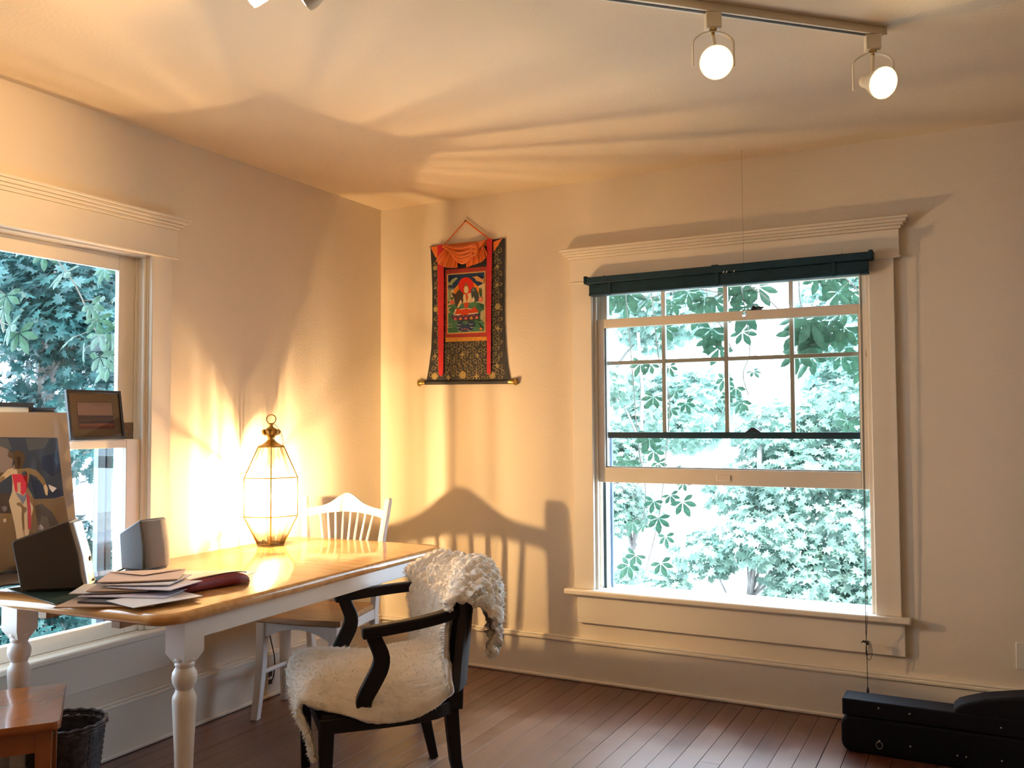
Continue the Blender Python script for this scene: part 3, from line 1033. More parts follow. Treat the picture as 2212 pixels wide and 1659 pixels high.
# sheepskin thrown over the chair: one continuous fleece
fl = thing('sheepskin', 'curly cream sheepskin draped over the dark armchair', 'sheepskin', (AO[0], AO[1], 0.43), ARZ)
PATH = [(-0.034, 0.235), (-0.037, 0.285), (-0.055, 0.335), (-0.080, 0.385), (-0.068, 0.438), (-0.01, 0.468), (0.09, 0.470), (0.20, 0.468), (0.31, 0.468), (0.425, 0.474), (0.475, 0.503), (0.488, 0.56), (0.494, 0.63), (0.502, 0.70), (0.520, 0.752), (0.548, 0.788), (0.600, 0.794), (0.640, 0.770), (0.657, 0.722), (0.657, 0.674), (0.646, 0.634), (0.638, 0.606), (0.633, 0.586)]
HWID = [0.018, 0.026, 0.06, 0.15, 0.25, 0.295, 0.315, 0.322, 0.318, 0.305, 0.295, 0.29, 0.29, 0.295, 0.305, 0.315, 0.315, 0.30, 0.27, 0.215, 0.18, 0.145, 0.115]
CENT = [0.285, 0.282, 0.24, 0.13, 0.04, 0.01, 0.0, 0.0, 0.0, 0.0, 0.0, 0.0, 0.0, 0.0, 0.005, 0.015, 0.03, 0.05, 0.07, 0.09, 0.12, 0.17, 0.175]


def fleece_base(s, t):
    """s runs from the front tongue over seat and back to the tail; t across, -1 far side .. 1 near side"""
    v, z = smooth_sample(PATH, s)
    hw = float(smooth_sample(HWID, s))
    c = float(smooth_sample(CENT, s))
    edge = 1 + 0.05 * math.sin(s * 37 + t * 3) + 0.04 * math.sin(s * 71)
    u = c + t * hw * edge
    seat = max(0.0, 1 - abs(s - 0.33) / 0.18)
    seat = seat * seat * (3 - 2 * seat)
    back = min(1.0, max(0.0, (s - 0.39) / 0.12))
    # the hide sags over the edges of the seat, more on the near side
    z += -seat * (0.058 * abs(t) ** 3.0 + (0.012 * abs(t) ** 6 * (1 + math.sin(s * 40)) if t > 0 else 0)) + seat * 0.008 * math.sin(s * 24 + t * 4)
    nd = min(1.0, max(0.0, (s - 0.16) / 0.08)) * min(1.0, max(0.0, (0.56 - s) / 0.10))
    z -= nd * 0.050 * max(0.0, t) ** 4
    u += nd * 0.010 * max(0.0, t) ** 3
    # the barrel back brings the sides forward
    v += -back * 0.105 * min(1.0, abs(u) / 0.32) ** 2.0
    roll = max(0.0, 1 - abs(s - 0.73) / 0.12)
    over = min(1.0, max(0.0, (s - 0.55) / 0.18))
    z += back * (-0.055 * max(0.0, abs(t) - 0.35) ** 1.6) - over * 0.10 * max(0.0, t - 0.55) + roll * (0.022 * math.sin(t * 5.5 + 0.6) - 0.02 * max(0.0, t - 0.6) * 2)
    if s > 0.80 and t > 0.2:
        v += 0.02 * (t - 0.2)
    return Vector((u, v, z))


NU, NV = 300, 170
P = [[fleece_base(i / NU, -1 + 2 * j / NV) for j in range(NV + 1)] for i in range(NU + 1)]
fg = G()
for i in range(NU + 1):
    for j in range(NV + 1):
        p = P[i][j]
        du = P[min(i + 1, NU)][j] - P[max(i - 1, 0)][j]
        dv = P[i][min(j + 1, NV)] - P[i][max(j - 1, 0)]
        n = dv.cross(du)
        n.normalize()
        s, t = i / NU, -1 + 2 * j / NV
        curl = min(1.0, max(0.0, (s - 0.50) / 0.14))
        rim = max(abs(t), abs(2 * s - 1))
        fade = min(1.0, (1 - abs(t)) / 0.06) * min(1.0, s / 0.02, (1 - s) / 0.02)
        d1 = noise.voronoi(p * (56 - 16 * curl) + Vector((noise.noise(p * 22), noise.noise(p * 22 + Vector((5, 3, 1))), noise.noise(p * 22 + Vector((1, 9, 4))))) * 0.35)[0][0]
        lump = (0.45 - d1 * d1 * 1.5) * (0.004 + 0.016 * curl)
        fine = noise.noise(p * 120) * (0.0030 + 0.001 * curl) + noise.noise(p * 260) * 0.0018
        big = noise.noise(p * 9) * (0.005 + 0.005 * curl) + 0.014 * curl
        h = 0.012 + lump + fine + big
        fg.v.append(tuple(p + n * (h * (0.25 + 0.75 * fade)) - Vector((0, 0, 0.43))))
fg.f = [(i * (NV + 1) + j, i * (NV + 1) + j + 1, (i + 1) * (NV + 1) + j + 1, (i + 1) * (NV + 1) + j) for i in range(NU) for j in range(NV)]
M['fleece'] = mat('cream_wool', (0.86, 0.79, 0.69), 0.95, spec=0.05, sheen=0.5, var=0.06, vscale=26, bump=0.3, bscale=220)
fm = obj('fleece', fg, M['fleece'], fl, smooth=True, angle=180)
sm = fm.modifiers.new('thickness', 'SOLIDIFY')
sm.thickness = 0.016
sm.offset = -1
# loose locks of wool along the edges and over the pile
lk = G()
for q in range(5200):
    if q < 1500:
        s, t = random.random(), random.choice((-1, 1)) * random.uniform(0.95, 1.0)
    else:
        s, t = random.random(), random.uniform(-1, 1)
    i, j = int(s * NU), int((t + 1) / 2 * NV)
    p = Vector(fg.v[i * (NV + 1) + j])
    du = P[min(i + 1, NU)][j] - P[max(i - 1, 0)][j]
    dv = P[i][min(j + 1, NV)] - P[i][max(j - 1, 0)]
    n = dv.cross(du).normalized()
    out = dv.normalized() * (1 if t > 0 else -1) if abs(t) > 0.94 else Vector((random.uniform(-1, 1), random.uniform(-1, 1), random.uniform(-0.6, 0.6)))
    d = (n * 0.8 + out * 0.8 + Vector((0, 0, -0.2))).normalized()
    L = random.uniform(0.007, 0.016)
    sd = d.cross(Vector((random.random(), random.random(), random.random()))).normalized() * 0.0016
    e = p + d * L + Vector((random.uniform(-1, 1), random.uniform(-1, 1), random.uniform(-1, 0))) * 0.004
    m_ = p + d * L * 0.55
    o = len(lk.v)
    lk.v += [tuple(p - n * 0.003 + sd), tuple(p - n * 0.003 - sd), tuple(m_ + sd), tuple(m_ - sd), tuple(e)]
    lk.f += [(o, o + 1, o + 3, o + 2), (o + 2, o + 3, o + 4)]
obj('wool_locks', lk, M['fleece'], fl, kind='stuff')

# ------------------------------------------------------------------ dark instrument case
cs = thing('instrument_case', 'long black hard instrument case lying on the floor by the back wall', 'instrument case', (3.35, -0.37, 0))
M['case'] = mat('black_case_cover', (0.003, 0.003, 0.006), 0.65, spec=0.2, var=0.2, vscale=50, bump=0.2, bscale=300)
g = G()


def rounded(x0, x1, z0, z1, rl, y, n=6):
    pts = [(x0 + rl - rl * math.cos(R(90 * i / n)), y, z0 + rl - rl * math.sin(R(90 * i / n))) for i in range(n + 1)]
    pts += [(x1, y, z0), (x1, y, z1)]
    pts += [(x0 + rl - rl * math.sin(R(90 * i / n)), y, z1 - rl + rl * math.cos(R(90 * i / n))) for i in range(n + 1)]
    return pts


g.prism(rounded(2.598, 4.05, 0.0, 0.145, 0.04, -0.43), (0, 0.12, 0))
obj('case_body', g, M['case'], cs, bevel=0.012, seg=3, world=True)
g = G()
g.prism(rounded(2.604, 4.05, 0.146, 0.212, 0.006, -0.432), (0, 0.124, 0))
obj('case_lid', g, M['case'], cs, bevel=0.006, seg=2, world=True)
g = G()
pl = [(3.005, 0.2), (3.012, 0.225), (3.03, 0.243), (3.06, 0.255), (3.12, 0.276), (3.25, 0.302), (3.5, 0.33), (4.05, 0.335), (4.05, 0.2)]
g.prism([(x, -0.427, z) for x, z in pl], (0, 0.114, 0))
obj('lid_dome', g, M['case'], cs, bevel=0.012, seg=3, world=True)
for x, z in ((2.742, 0.190), (2.855, 0.184), (3.17, 0.178), (2.742, 0.062), (2.855, 0.058), (3.02, 0.05), (3.05, 0.05), (3.17, 0.055)):
    obj('rivet', G().lathe([(0.0035, 0), (0.0030, 0.0012), (0.001, 0.002)], (x, -0.432, z), 10, Vector((0, -1, 0)).to_track_quat('Z', 'Y').to_matrix()), M['silver'], cs, smooth=True, world=True)
obj('ring_pull', G().tube([(2.742 + 0.012 * math.cos(R(a)), -0.434, 0.045 + 0.014 * math.sin(R(a))) for a in range(0, 360, 24)], 0.0010, 6, closed=True), M['silver'], cs, smooth=True, world=True)

# ------------------------------------------------------------------ brass and glass lantern
LC = (0.155, -1.085)
ln = thing('glass_lantern', 'tall brass and clear glass lantern glowing on the table', 'lantern', (LC[0], LC[1], TZ), 0)
LA0 = math.atan2(-4.301 - LC[1], 3.131 - LC[0])
KN = 6
LEV = [(0.004, 0.068), (0.137, 0.138), (0.315, 0.138), (0.457, 0.068)]   # height, radius


def lc(i, k):
    z, r = LEV[k]
    a = LA0 + 2 * math.pi * i / KN
    return Vector((r * math.cos(a), r * math.sin(a), z))


M['lantern_glass'] = glass_mat('streak_tinted_lantern_glass', (1, 0.97, 0.9), 0.8, streaks=6.5, haze=0.03)  # haze added so the panes imitate the glow around the lamp
for k in range(3):
    for i in range(KN):
        a, b, c, d = lc(i, k), lc(i + 1, k), lc(i + 1, k + 1), lc(i, k + 1)
        n = (b - a).cross(c - a).normalized() * 0.001
        q = [a, b, c, d]
        ce = (a + b + c + d) / 4
        q = [ce + (w - ce) * 0.985 for w in q]
        obj('pane', G().loft([[w - n for w in q], [w + n for w in q]]), M['lantern_glass'], ln)
for i in range(KN):
    obj('corner_bar', G().tube([lc(i, 0), lc(i, 1), lc(i, 2), lc(i, 3)], 0.0030, 6), M['brass'], ln, smooth=True)
for k in range(4):
    obj('hoop', G().tube([lc(i, k) for i in range(KN)], 0.0026 if k else 0.0032, 6, closed=True), M['brass'], ln, smooth=True)
obj('base_plate', G().loft([[lc(i, 0) * 0.97 + Vector((0, 0, dz)) for i in range(KN)] for dz in (-0.0035, 0.0)]), M['glass'], ln)
rings = []
for f, z in ((1.06, 0.455), (1.02, 0.461), (0.72, 0.468), (0.42, 0.480), (0.26, 0.490)):
    rings.append([Vector((lc(i, 3).x * f, lc(i, 3).y * f, z)) for i in range(KN)])
obj('cap', G().loft(rings), M['brass'], ln, smooth=True, angle=30)
obj('finial', G().lathe([(0.018, 0.485), (0.014, 0.494), (0.017, 0.502), (0.020, 0.508), (0.032, 0.515), (0.034, 0.518), (0.026, 0.522), (0.024, 0.530), (0.030, 0.536), (0.022, 0.544), (0.011, 0.549), (0.008, 0.557), (0.010, 0.562), (0.005, 0.568)], n=18), M['brass'], ln, smooth=True, angle=50)
for i in range(10):
    a = 2 * math.pi * i / 10
    q = [(0.026 * math.cos(a), 0.026 * math.sin(a), 0.514), (0.036 * math.cos(a), 0.036 * math.sin(a), 0.521), (0.039 * math.cos(a), 0.039 * math.sin(a), 0.532), (0.032 * math.cos(a), 0.032 * math.sin(a), 0.539)]
    obj('crown_leaf', G().tube(q, [0.005, 0.007, 0.006, 0.003], 6), M['brass'], ln, smooth=True)
nrm = Vector((math.cos(LA0), math.sin(LA0), 0))
sdv = nrm.cross(Vector((0, 0, 1)))
obj('hanging_ring', G().tube([Vector((0, 0, 0.587)) + sdv * 0.0215 * math.cos(R(a)) + Vector((0, 0, 0.0215 * math.sin(R(a)))) for a in range(0, 360, 15)], 0.0028, 8, closed=True), M['brass'], ln, smooth=True)
ch = [Vector((0, 0, 0.57)), -sdv * 0.018 + Vector((0, 0, 0.56)), -sdv * 0.042 + Vector((0, 0, 0.532)), -sdv * 0.052 + Vector((0, 0, 0.50)), -sdv * 0.056 + Vector((0, 0, 0.475)), -sdv * 0.054 + Vector((0, 0, 0.462))]
obj('chain', G().tube(ch, 0.0016, 6), M['brass'], ln, smooth=True)
# candle cluster
obj('stem', G().lathe([(0.022, 0.004), (0.018, 0.012), (0.006, 0.018), (0.005, 0.08), (0.008, 0.09), (0.005, 0.098), (0.005, 0.11)], n=14), M['brass'], ln, smooth=True)
obj('drip_pan', G().lathe([(0.004, 0.098), (0.036, 0.103), (0.050, 0.114), (0.052, 0.119), (0.047, 0.114), (0.03, 0.108), (0.004, 0.104)], n=22), M['brass'], ln, smooth=True, angle=60)
M['bulb'] = emit_mat('glowing_bulb', (1.0, 0.66, 0.32), BULB_STRENGTH)
M['bulb_glass'] = glass_mat('bulb_glass', (1, 0.98, 0.94), 0.5, haze=0.2)
M['candle'] = mat('candle_sleeve', (0.85, 0.78, 0.6), 0.5)
for k in (-1, 1):
    x, y = 0.0070 * k, 0.0150 * k
    obj('candle_sleeve', G().lathe([(0.0075, 0.112), (0.0075, 0.172), (0.005, 0.174)], (x, y, 0), 12), M['candle'], ln, smooth=True)
    bb = obj('bulb', G().lathe([(0.005, 0.175), (0.011, 0.195), (0.0145, 0.215), (0.0135, 0.235), (0.007, 0.262), (0.002, 0.278)], (x, y, 0), 14), M['bulb_glass'], ln, smooth=True)
    obj('filament', G().lathe([(0.0005, 0.212), (0.0030, 0.214), (0.0030, 0.232), (0.0005, 0.234)], (x, y, 0), 8), M['bulb'], bb)
# supply cord: over the back edge of the table down to the outlet
c0 = Vector((LC[0], LC[1], TZ + 0.003))
cp = [(0.10, -1.06, 0.7735), (0.06, -1.03, 0.7735), (0.036, -1.01, 0.772), (0.026, -1.0, 0.755), (0.022, -0.99, 0.60), (0.03, -0.985, 0.42), (0.06, -0.98, 0.30), (0.08, -0.972, 0.20), (0.065, -0.962, 0.115), (0.04, -0.95, 0.085), (0.027, -0.942, 0.076)]
cp = [tuple(smooth_sample(cp, i / 40)) for i in range(41)]
obj('power_cord', G().tube(cp, 0.0028, 6), M['cord'], ln, smooth=True, world=True)

# ------------------------------------------------------------------ embroidered wall hanging
HX, HZ = 0.594, 1.56
tk = thing('wall_hanging', 'red and black brocade scroll painting hanging on the back wall', 'wall hanging', (HX, 0, HZ))
CLOTH = "-237.4,786.4 -230.3,676.4 -224.7,538.2 -225.2,350.9 -232.9,195.6 -249.4,90.4 -268,2.6 -96.9,-1.7 79.4,-6.2 253.4,-9.3 271.6,2 256,85.5 246.5,175 240,324.3 241.1,503.6 243.4,653.3 246.2,784 83.3,783.4 -72.6,783.4"
PANEL = "-134.4,643.3 134.6,638.7 133.2,247.3 -135.7,256.2"
BAND = "-137.1,256.3 137.4,248.3 135.9,226.7 -135.7,231.5"
RIBL = "-182.2,787.3 -141.3,788.3 -138.4,531.8 -141.4,284.3 -145,50 -161.7,36.9 -176.2,50.9 -180.3,410.5"
RIBR = "140.9,789.8 174.7,789.4 168.3,509 163.6,268.6 161,46.8 150,35.2 137,47.6 138.8,390.4"
TRIL = "-234.5,782.3 -179.2,784.5 -183.9,706.8 -203.6,724.2"
TRIR = "175.3,771.2 233.3,784.7 178.4,716.4"
TOPBAND = "-141.3,785.8 142.3,783.6 142.1,753.2 -141.4,749.6"
FLOWERS = [(-209.1, 39.5, 20.0), (-23.4, 41.5, 22.4), (165.7, 34.7, 20.0), (201.9, 410.5, 17.7), (-203.8, 658.5, 14.6), (-200.8, 421.1, 16.2)]
QUADS = [(-25.0, 156.1, 16.2), (-205.1, 154.0, 13.9), (-116.9, 29.5, 15.4), (67.1, 31.6, 16.2), (201.1, 632.9, 13.1), (199.2, 530.8, 13.9), (201.2, 290.6, 14.6), (-204.1, 542.9, 8.5), (196.6, 87.5, 13.9), (-118.0, 141.4, 10.0), (73.2, 146.2, 10.8)]
PAINT = [
 ((0.66, 0.55, 0.34), "-120,613.9 122.5,610.3 121.4,276.7 -119.4,278.4"),
 ((0.02, 0.045, 0.13), "-116,611 120.2,607.7 119.6,547.6 64.3,526.5 -59.8,530.2 -116.2,540.1"),
 ((0.16, 0.22, 0.22), "-116.2,540.1 -59.8,531.6 -73,525.5 -116.2,525.8"),
 ((0.07, 0.2, 0.13), "-116.5,437.3 -66.7,445.4 80,441.2 119,427.4 118.2,279.7 -117,281.1"),
 ((0.45, 0.42, 0.26), "-116.6,425.9 -93.3,430.1 -100,396.3 -116.7,391.7"),
 ((0.45, 0.42, 0.26), "118.8,399.5 95.8,389.8 92.4,350.9 118.4,327"),
 ((0.3, 0.4, 0.24), "-116.2,525.8 -96.2,527.2 -99.7,481.8 -116.5,443"),
 ((0.7, 0.24, 0.03), "-84.7,500.7 -73,531.2 -43.2,557.3 2.8,576.4 48.2,558.7 80.4,530.9 93.1,496.4 83.4,491.4 57.8,527 2.7,556.6 -43.3,523.3 -59.9,498.9"),
 ((0.62, 0.03, 0.02), "53,535.8 51,549.6 45.1,562.6 35.8,573.8 23.8,582.2 10,587.2 -4.4,588.4 -18.2,585.6 -30.4,579.1 -40,569.3 -46.1,557.1 -48.2,543.5 -46.2,529.6 -40.2,516.5 -30.7,505.3 -18.6,497 -4.8,492.1 9.6,491 23.4,493.9 35.5,500.5 44.9,510.3 50.9,522.4"),
 ((0.06, 0.05, 0.045), "-94.6,510 -66.5,499.4 -51.6,518.2 -40,523 -13.9,495.6 -18,447.8 -33.8,437.5 -53.6,421.8 -66.8,431.2 -74.9,468.7"),
 ((0.055, 0.07, 0.08), "33.4,512 43.3,529.5 64.3,526.5 83.4,491.4 85.8,449.2 57.4,445.5 38.1,472.2"),
 ((0.14, 0.18, 0.2), "57.7,513 56,518.7 51.5,522.5 45.9,523 41.4,519.8 39.6,514.3 41.3,508.6 45.8,504.7 51.4,504.3 56,507.5"),
 ((0.09, 0.22, 0.12), "31.5,441.7 60.7,450.9 83.1,435.4 76.6,413.4 37.9,415.9"),
 ((0.3, 0.12, 0.05), "-8.8,543.4 2.7,562.3 15.7,544.3 22.7,507.1 -13.9,504.1"),
 ((0.72, 0.6, 0.36), "18.2,517.3 16.7,526.5 12.6,534.1 6.6,538.6 -0.1,539.1 -6.1,535.5 -10.3,528.5 -11.8,519.5 -10.4,510.3 -6.2,502.7 -0.2,498.3 6.5,497.8 12.5,501.4 16.7,508.4"),
 ((0.72, 0.6, 0.36), "-13.9,492.8 5.7,494.2 28.5,498.2 38.8,477.8 28.4,461.6 18.5,442.5 -7.6,444.3 -17.9,473.3"),
 ((0.55, 0.1, 0.04), "-2.4,494.8 12.2,493.7 17,473.7 7.1,446.1 0.7,469.1"),
 ((0.7, 0.58, 0.36), "-32,465.7 -23.9,448.2 -47,420 -56.2,419.7 -50.2,435.8"),
 ((0.72, 0.64, 0.5), "43,463.4 51.1,476.9 59.1,459.5 54.2,444.4 42.9,446.5"),
 ((0.6, 0.07, 0.03), "-14.1,441.9 -1,446.7 20.2,445.2 15.2,417.4 -4.4,413"),
 ((0.6, 0.07, 0.03), "-76.8,385 -65.2,415.5 -14.2,412.2 5.4,409.5 37.9,410.3 60.5,417.3 82.9,390.6 70,380.2 11.7,375.3 -34,378.1"),
 ((0.7, 0.58, 0.36), "-40.5,411.1 -1.1,417 -1.2,411.4 -33.9,407.8"),
 ((0.7, 0.58, 0.36), "8.6,416.4 41.1,408.7 39.4,404.6 8.6,410.8"),
 ((0.75, 0.66, 0.5), "-78.5,385.1 -27.4,383.9 -34,377.5 -67,377.8"),
 ((0.75, 0.66, 0.5), "15,383.6 82.9,386.4 76.4,379.8 18.2,376.1"),
 ((0.75, 0.66, 0.5), "-80.1,388 -66.8,414.2 -58.6,413.6 -66.9,394.3 -75.2,384.9"),
 ((0.09, 0.05, 0.09), "-100.1,382.1 -73.6,376.2 2,375.9 82.9,379.4 90.9,384.5 82.7,351.4 56.9,343.1 -50.6,346.5 -86.9,358.6"),
 ((0.6, 0.12, 0.18), "-78.3,353.8 -73.6,362 -67,368.7 -60.4,362.1 -55.8,353.9 -67.1,348.3"),
 ((0.6, 0.2, 0.1), "-44.3,353.8 -39.7,362 -33.1,368.7 -26.5,362.1 -22,353.9 -33.2,348.3"),
 ((0.5, 0.12, 0.15), "-9.2,353.7 -4.6,361.9 1.9,368.6 8.4,362 12.9,353.8 1.8,348.3"),
 ((0.6, 0.3, 0.06), "25.9,353.6 30.5,361.8 37,368.4 43.5,361.9 48,353.7 36.9,348.2"),
 ((0.6, 0.18, 0.13), "60.9,353.6 65.4,361.7 71.9,368.3 78.3,361.8 82.7,353.7 71.8,348.1"),
 ((0.4, 0.1, 0.22), "-83.5,376 -70.3,376.9 -76.9,367.1"),
 ((0.4, 0.1, 0.22), "-57.1,375.8 -43.9,376.7 -50.5,366.9"),
 ((0.4, 0.1, 0.22), "-20.9,375 -7.8,375.9 -14.4,366.2"),
 ((0.4, 0.1, 0.22), "11.7,374.5 24.7,375.4 18.2,365.6"),
 ((0.4, 0.1, 0.22), "47.4,373.7 60.3,374.6 53.8,364.9"),
 ((0.6, 0.16, 0.1), "-72.6,452 -76,461.1 -84.6,466.3 -94.5,465.4 -100.9,458.6 -100.9,449.3 -94.5,441.7 -84.7,439.4 -76.1,443.5"),
 ((0.65, 0.2, 0.15), "112.4,454.4 109,463.3 100.3,468.5 90.4,467.6 83.8,461 83.8,451.8 90.2,444.3 100.2,442 108.9,446"),
 ((0.75, 0.5, 0.4), "101.2,456.6 99.3,460.6 95,461.9 91.5,459.4 91.5,455.1 94.9,452.1 99.3,452.8"),
 ((0.05, 0.1, 0.05), "-79.8,474.7 -83.6,480.6 -92,482.5 -98.7,479.1 -98.8,472.9 -92,468.6 -83.6,469.4"),
 ((0.05, 0.1, 0.05), "-103.8,453.6 -106.1,458.2 -111.1,459.6 -115.2,456.8 -115.2,451.9 -111.2,448.5 -106.1,449.3"),
 ((0.05, 0.1, 0.05), "90,524.6 102.8,512.4 104.2,473.2 93,473.9 86.7,499.6"),
 ((0.3, 0.36, 0.2), "-116.1,574.4 -102.8,564.8 -86.1,583.5 -59.6,592.8 -48,586.1 -66.2,573.4 -82.8,560.4 -86.2,549.3 -112.8,551.3"),
 ((0.6, 0.32, 0.12), "43.5,590.1 58.1,586.1 74.2,590.4 96.7,577.4 109.5,568 119.7,578.3 119.6,542 96.6,555 70.9,562.6 64.5,574.3"),
 ((0.03, 0.06, 0.14), "-50.6,342.3 50.5,339.3 63.3,318.9 40.5,283.7 -41,285.1 -57.3,314.3"),
 ((0.5, 0.52, 0.36), "-120.2,320 -100.3,312.7 -80.4,315 -94.3,310.1 -108.3,310.3"),
 ((0.5, 0.52, 0.36), "-57.2,330.7 -40.8,323.6 -24.4,326.1 -35.9,321.1 -47.4,321.1"),
 ((0.5, 0.52, 0.36), "-58.9,313.8 -44.2,306.8 -29.4,309.4 -39.7,304.3 -50.1,304.3"),
 ((0.5, 0.52, 0.36), "-47.5,293.4 -34.4,286.5 -21.3,289.2 -30.5,284 -39.6,283.9"),
 ((0.5, 0.52, 0.36), "19.7,329.2 37.5,322.1 55.2,324.4 42.8,319.5 30.3,319.6"),
 ((0.5, 0.52, 0.36), "27.7,310.5 43.8,303.5 60,306 48.7,301 37.4,301"),
 ((0.5, 0.52, 0.36), "16.2,292.9 30.8,285.9 45.4,288.5 35.2,283.4 25,283.4"),
 ((0.5, 0.52, 0.36), "-116.9,336.9 -100.2,329.7 -83.7,332.2 -95.3,327.2 -106.9,327.3"),
 ((0.5, 0.52, 0.36), "76.3,340 95.5,332.8 114.7,335 101.2,330.2 87.8,330.4"),
 ((0.05, 0.16, 0.1), "-93.7,299.3 -77.1,312.6 -57.3,303 -54.1,285.8 -73.9,284"),
 ((0.05, 0.16, 0.1), "60,310.7 76.2,323.8 95.4,314.4 98.5,297.4 79.3,295.7"),
 ((0.05, 0.16, 0.1), "-120.3,300.7 -103.6,314 -83.8,304.4 -80.5,287.2 -100.4,285.4"),
 ((0.05, 0.16, 0.1), "50.5,336.5 66.6,349.6 85.9,340 89,323.1 69.7,321.4"),
 ((0.05, 0.16, 0.1), "-109.9,411.2 -93.3,424.4 -73.4,414.6 -70.2,397.3 -90.1,395.7"),
 ((0.05, 0.16, 0.1), "67,419.6 83.1,432.6 102.3,422.9 105.4,406 86.2,404.4"),
 ((0.35, 0.14, 0.2), "-12.4,296.4 -15.1,300.9 -21.2,302.3 -26.1,299.5 -26.1,294.6 -21.2,291.3 -15.1,292.1"),
 ((0.35, 0.14, 0.2), "5.5,296.8 2.8,301.4 -3.2,302.8 -8.1,300 -8.1,295.1 -3.3,291.8 2.8,292.5"),
 ((0.35, 0.14, 0.2), "23.4,293 20.7,297.6 14.7,299 9.8,296.2 9.8,291.3 14.6,288 20.7,288.8"),
 ((0.55, 0.2, 0.06), "88.9,292.4 98.5,303 111.3,294 104.8,283.1"),
 ((0.09, 0.2, 0.14), "21.3,332.5 16.8,340 5.2,344.5 -8,344 -16.6,338.5 -16.6,330.8 -8.1,324.4 5.1,322.3 16.7,325.6"),
]
ART = [
 ((0.1, 0.16, 0.34), "-455.6,531.7 -60.3,520 -46.6,298 -85.1,291.7 -168.6,295.1 -294,298.5 -464.7,312.4"),
 ((0.2, 0.27, 0.42), "-190.2,520.2 -92.4,518.3 -114.4,481.7 -178.3,474.5"),
 ((0.05, 0.1, 0.3), "-131,450 -59.9,466 -54,390.9 -90.5,374.3 -128.6,404"),
 ((0.055, 0.1, 0.28), "-178.5,379.3 -136,358.6 -128.7,312.5 -52.7,325.5 -48.1,299 -85,293.1 -163.7,297"),
 ((0.2, 0.27, 0.42), "-455.8,527.5 -255.8,521.5 -244,481 -458.2,470.7"),
 ((0.54, 0.41, 0.28), "-464.7,312.4 -294,298.5 -168.6,295.1 -85.1,291.7 -45.8,294.7 -15.7,79.8 0.8,7.8 -306.5,40.8 -475.1,58.5"),
 ((0.17, 0.15, 0.17), "-464,328.9 -292.8,324.6 -260.9,326.6 -250.9,251 -296.1,255.2 -467.1,254.6"),
 ((0.24, 0.23, 0.27), "-167.5,270.2 -138,277.7 -98,241.3 -70.9,188.1 -65.7,146.1 -104.2,132.3 -138.7,132 -155.6,179"),
 ((0.38, 0.4, 0.47), "-143,231.8 -118.8,225 -111.2,183.2 -138.4,136.5 -149.8,196.4"),
 ((0.24, 0.2, 0.19), "-311,505 -257.8,481.4 -235.6,462.9 -247.3,414.3 -289.8,385.7 -316.8,382.8"),
 ((0.21, 0.165, 0.14), "-239.8,471.9 -220.7,479.4 -197.8,466 -194.3,443.3 -210.3,408 -187.1,397.8 -234.6,391.4 -261.7,401.7 -237.4,427.2"),
 ((0.1, 0.07, 0.06), "-226.7,453.6 -212.7,453.1 -214.3,421.7 -224.3,408.7"),
 ((0.58, 0.47, 0.3), "-188.7,412.4 -153.2,401.5 -125.6,369.4 -110.5,329.5 -114.4,304.1 -121.6,307.4 -129.5,342.2 -154.5,377 -185.1,391"),
 ((0.58, 0.47, 0.3), "-317.4,369.8 -289.8,385.7 -261.3,410.6 -240.4,414 -250.8,390.1 -281.4,372 -318.4,348.2"),
 ((0.6, 0.49, 0.33), "-252.2,407.9 -184.1,410.3 -182.3,379.5 -192.3,344.1 -169.4,297.4 -174.5,257.3 -187.1,218.2 -204.1,120.1 -212,121.1 -210.1,229.4 -212.3,278.5 -219.5,230.3 -216.8,119.5 -217,53.5 -228.5,55.2 -237.3,109 -248.3,211.1 -264.7,296.1 -250.6,330.3 -247.4,365.5"),
 ((0.6, 0.02, 0.06), "-248.5,391.3 -189.5,388.9 -191.8,344.1 -199.2,322.1 -212.9,311.5 -219.3,323.6 -222.1,361.7 -230.8,355.6 -230.5,324.4 -239.5,329.5"),
 ((0.62, 0.36, 0.25), "-230.6,360 -217.4,361.4 -216.8,327.9 -228.2,333.2"),
 ((0.17, 0.2, 0.3), "-237.9,325 -219.7,317 -210.7,308.7 -193.5,321.7 -202,295.5 -212.2,279.8"),
 ((0.46, 0.03, 0.06), "-198.2,322.1 -186.1,307.7 -183,249.1 -185.3,189 -197.2,188 -195.6,272.6"),
 ((0.06, 0.07, 0.1), "-191.3,390.8 -193.2,396.7 -198.7,400.1 -205.1,399.4 -209.5,394.9 -209.8,388.8 -205.9,383.9 -199.6,382.4 -193.8,385.2"),
 ((0.12, 0.07, 0.05), "-229.6,79.4 -215.8,75.3 -221.7,52 -228.5,55.2"),
 ((0.66, 0.66, 0.7), "-109.6,345.5 -75.4,329.3 -93.9,314.5 -105.5,329.1"),
]



def hang(y):
    return lambda a, b, d: (HX + a, y - d, HZ + b)


GOLD, GOLD2 = (0.40, 0.31, 0.13), (0.27, 0.215, 0.10)
cloth = pts2(CLOTH)
# brocade ground: a real sheet with thickness
g = G()
g.prism([(HX + a, -0.008, HZ + b) for a, b in cloth], (0, -0.004, 0))
M['brocade'] = mat('black_brocade_ground', (0.018, 0.020, 0.028), 0.7, var=0.3, vscale=120)
obj('brocade_cloth', g, M['brocade'], tk, world=True)


def inside(x, z, poly):
    c = False
    n = len(poly)
    for i in range(n):
        (x1, y1), (x2, y2) = poly[i], poly[(i + 1) % n]
        if (y1 > z) != (y2 > z) and x < (x2 - x1) * (z - y1) / (y2 - y1) + x1:
            c = not c
    return c


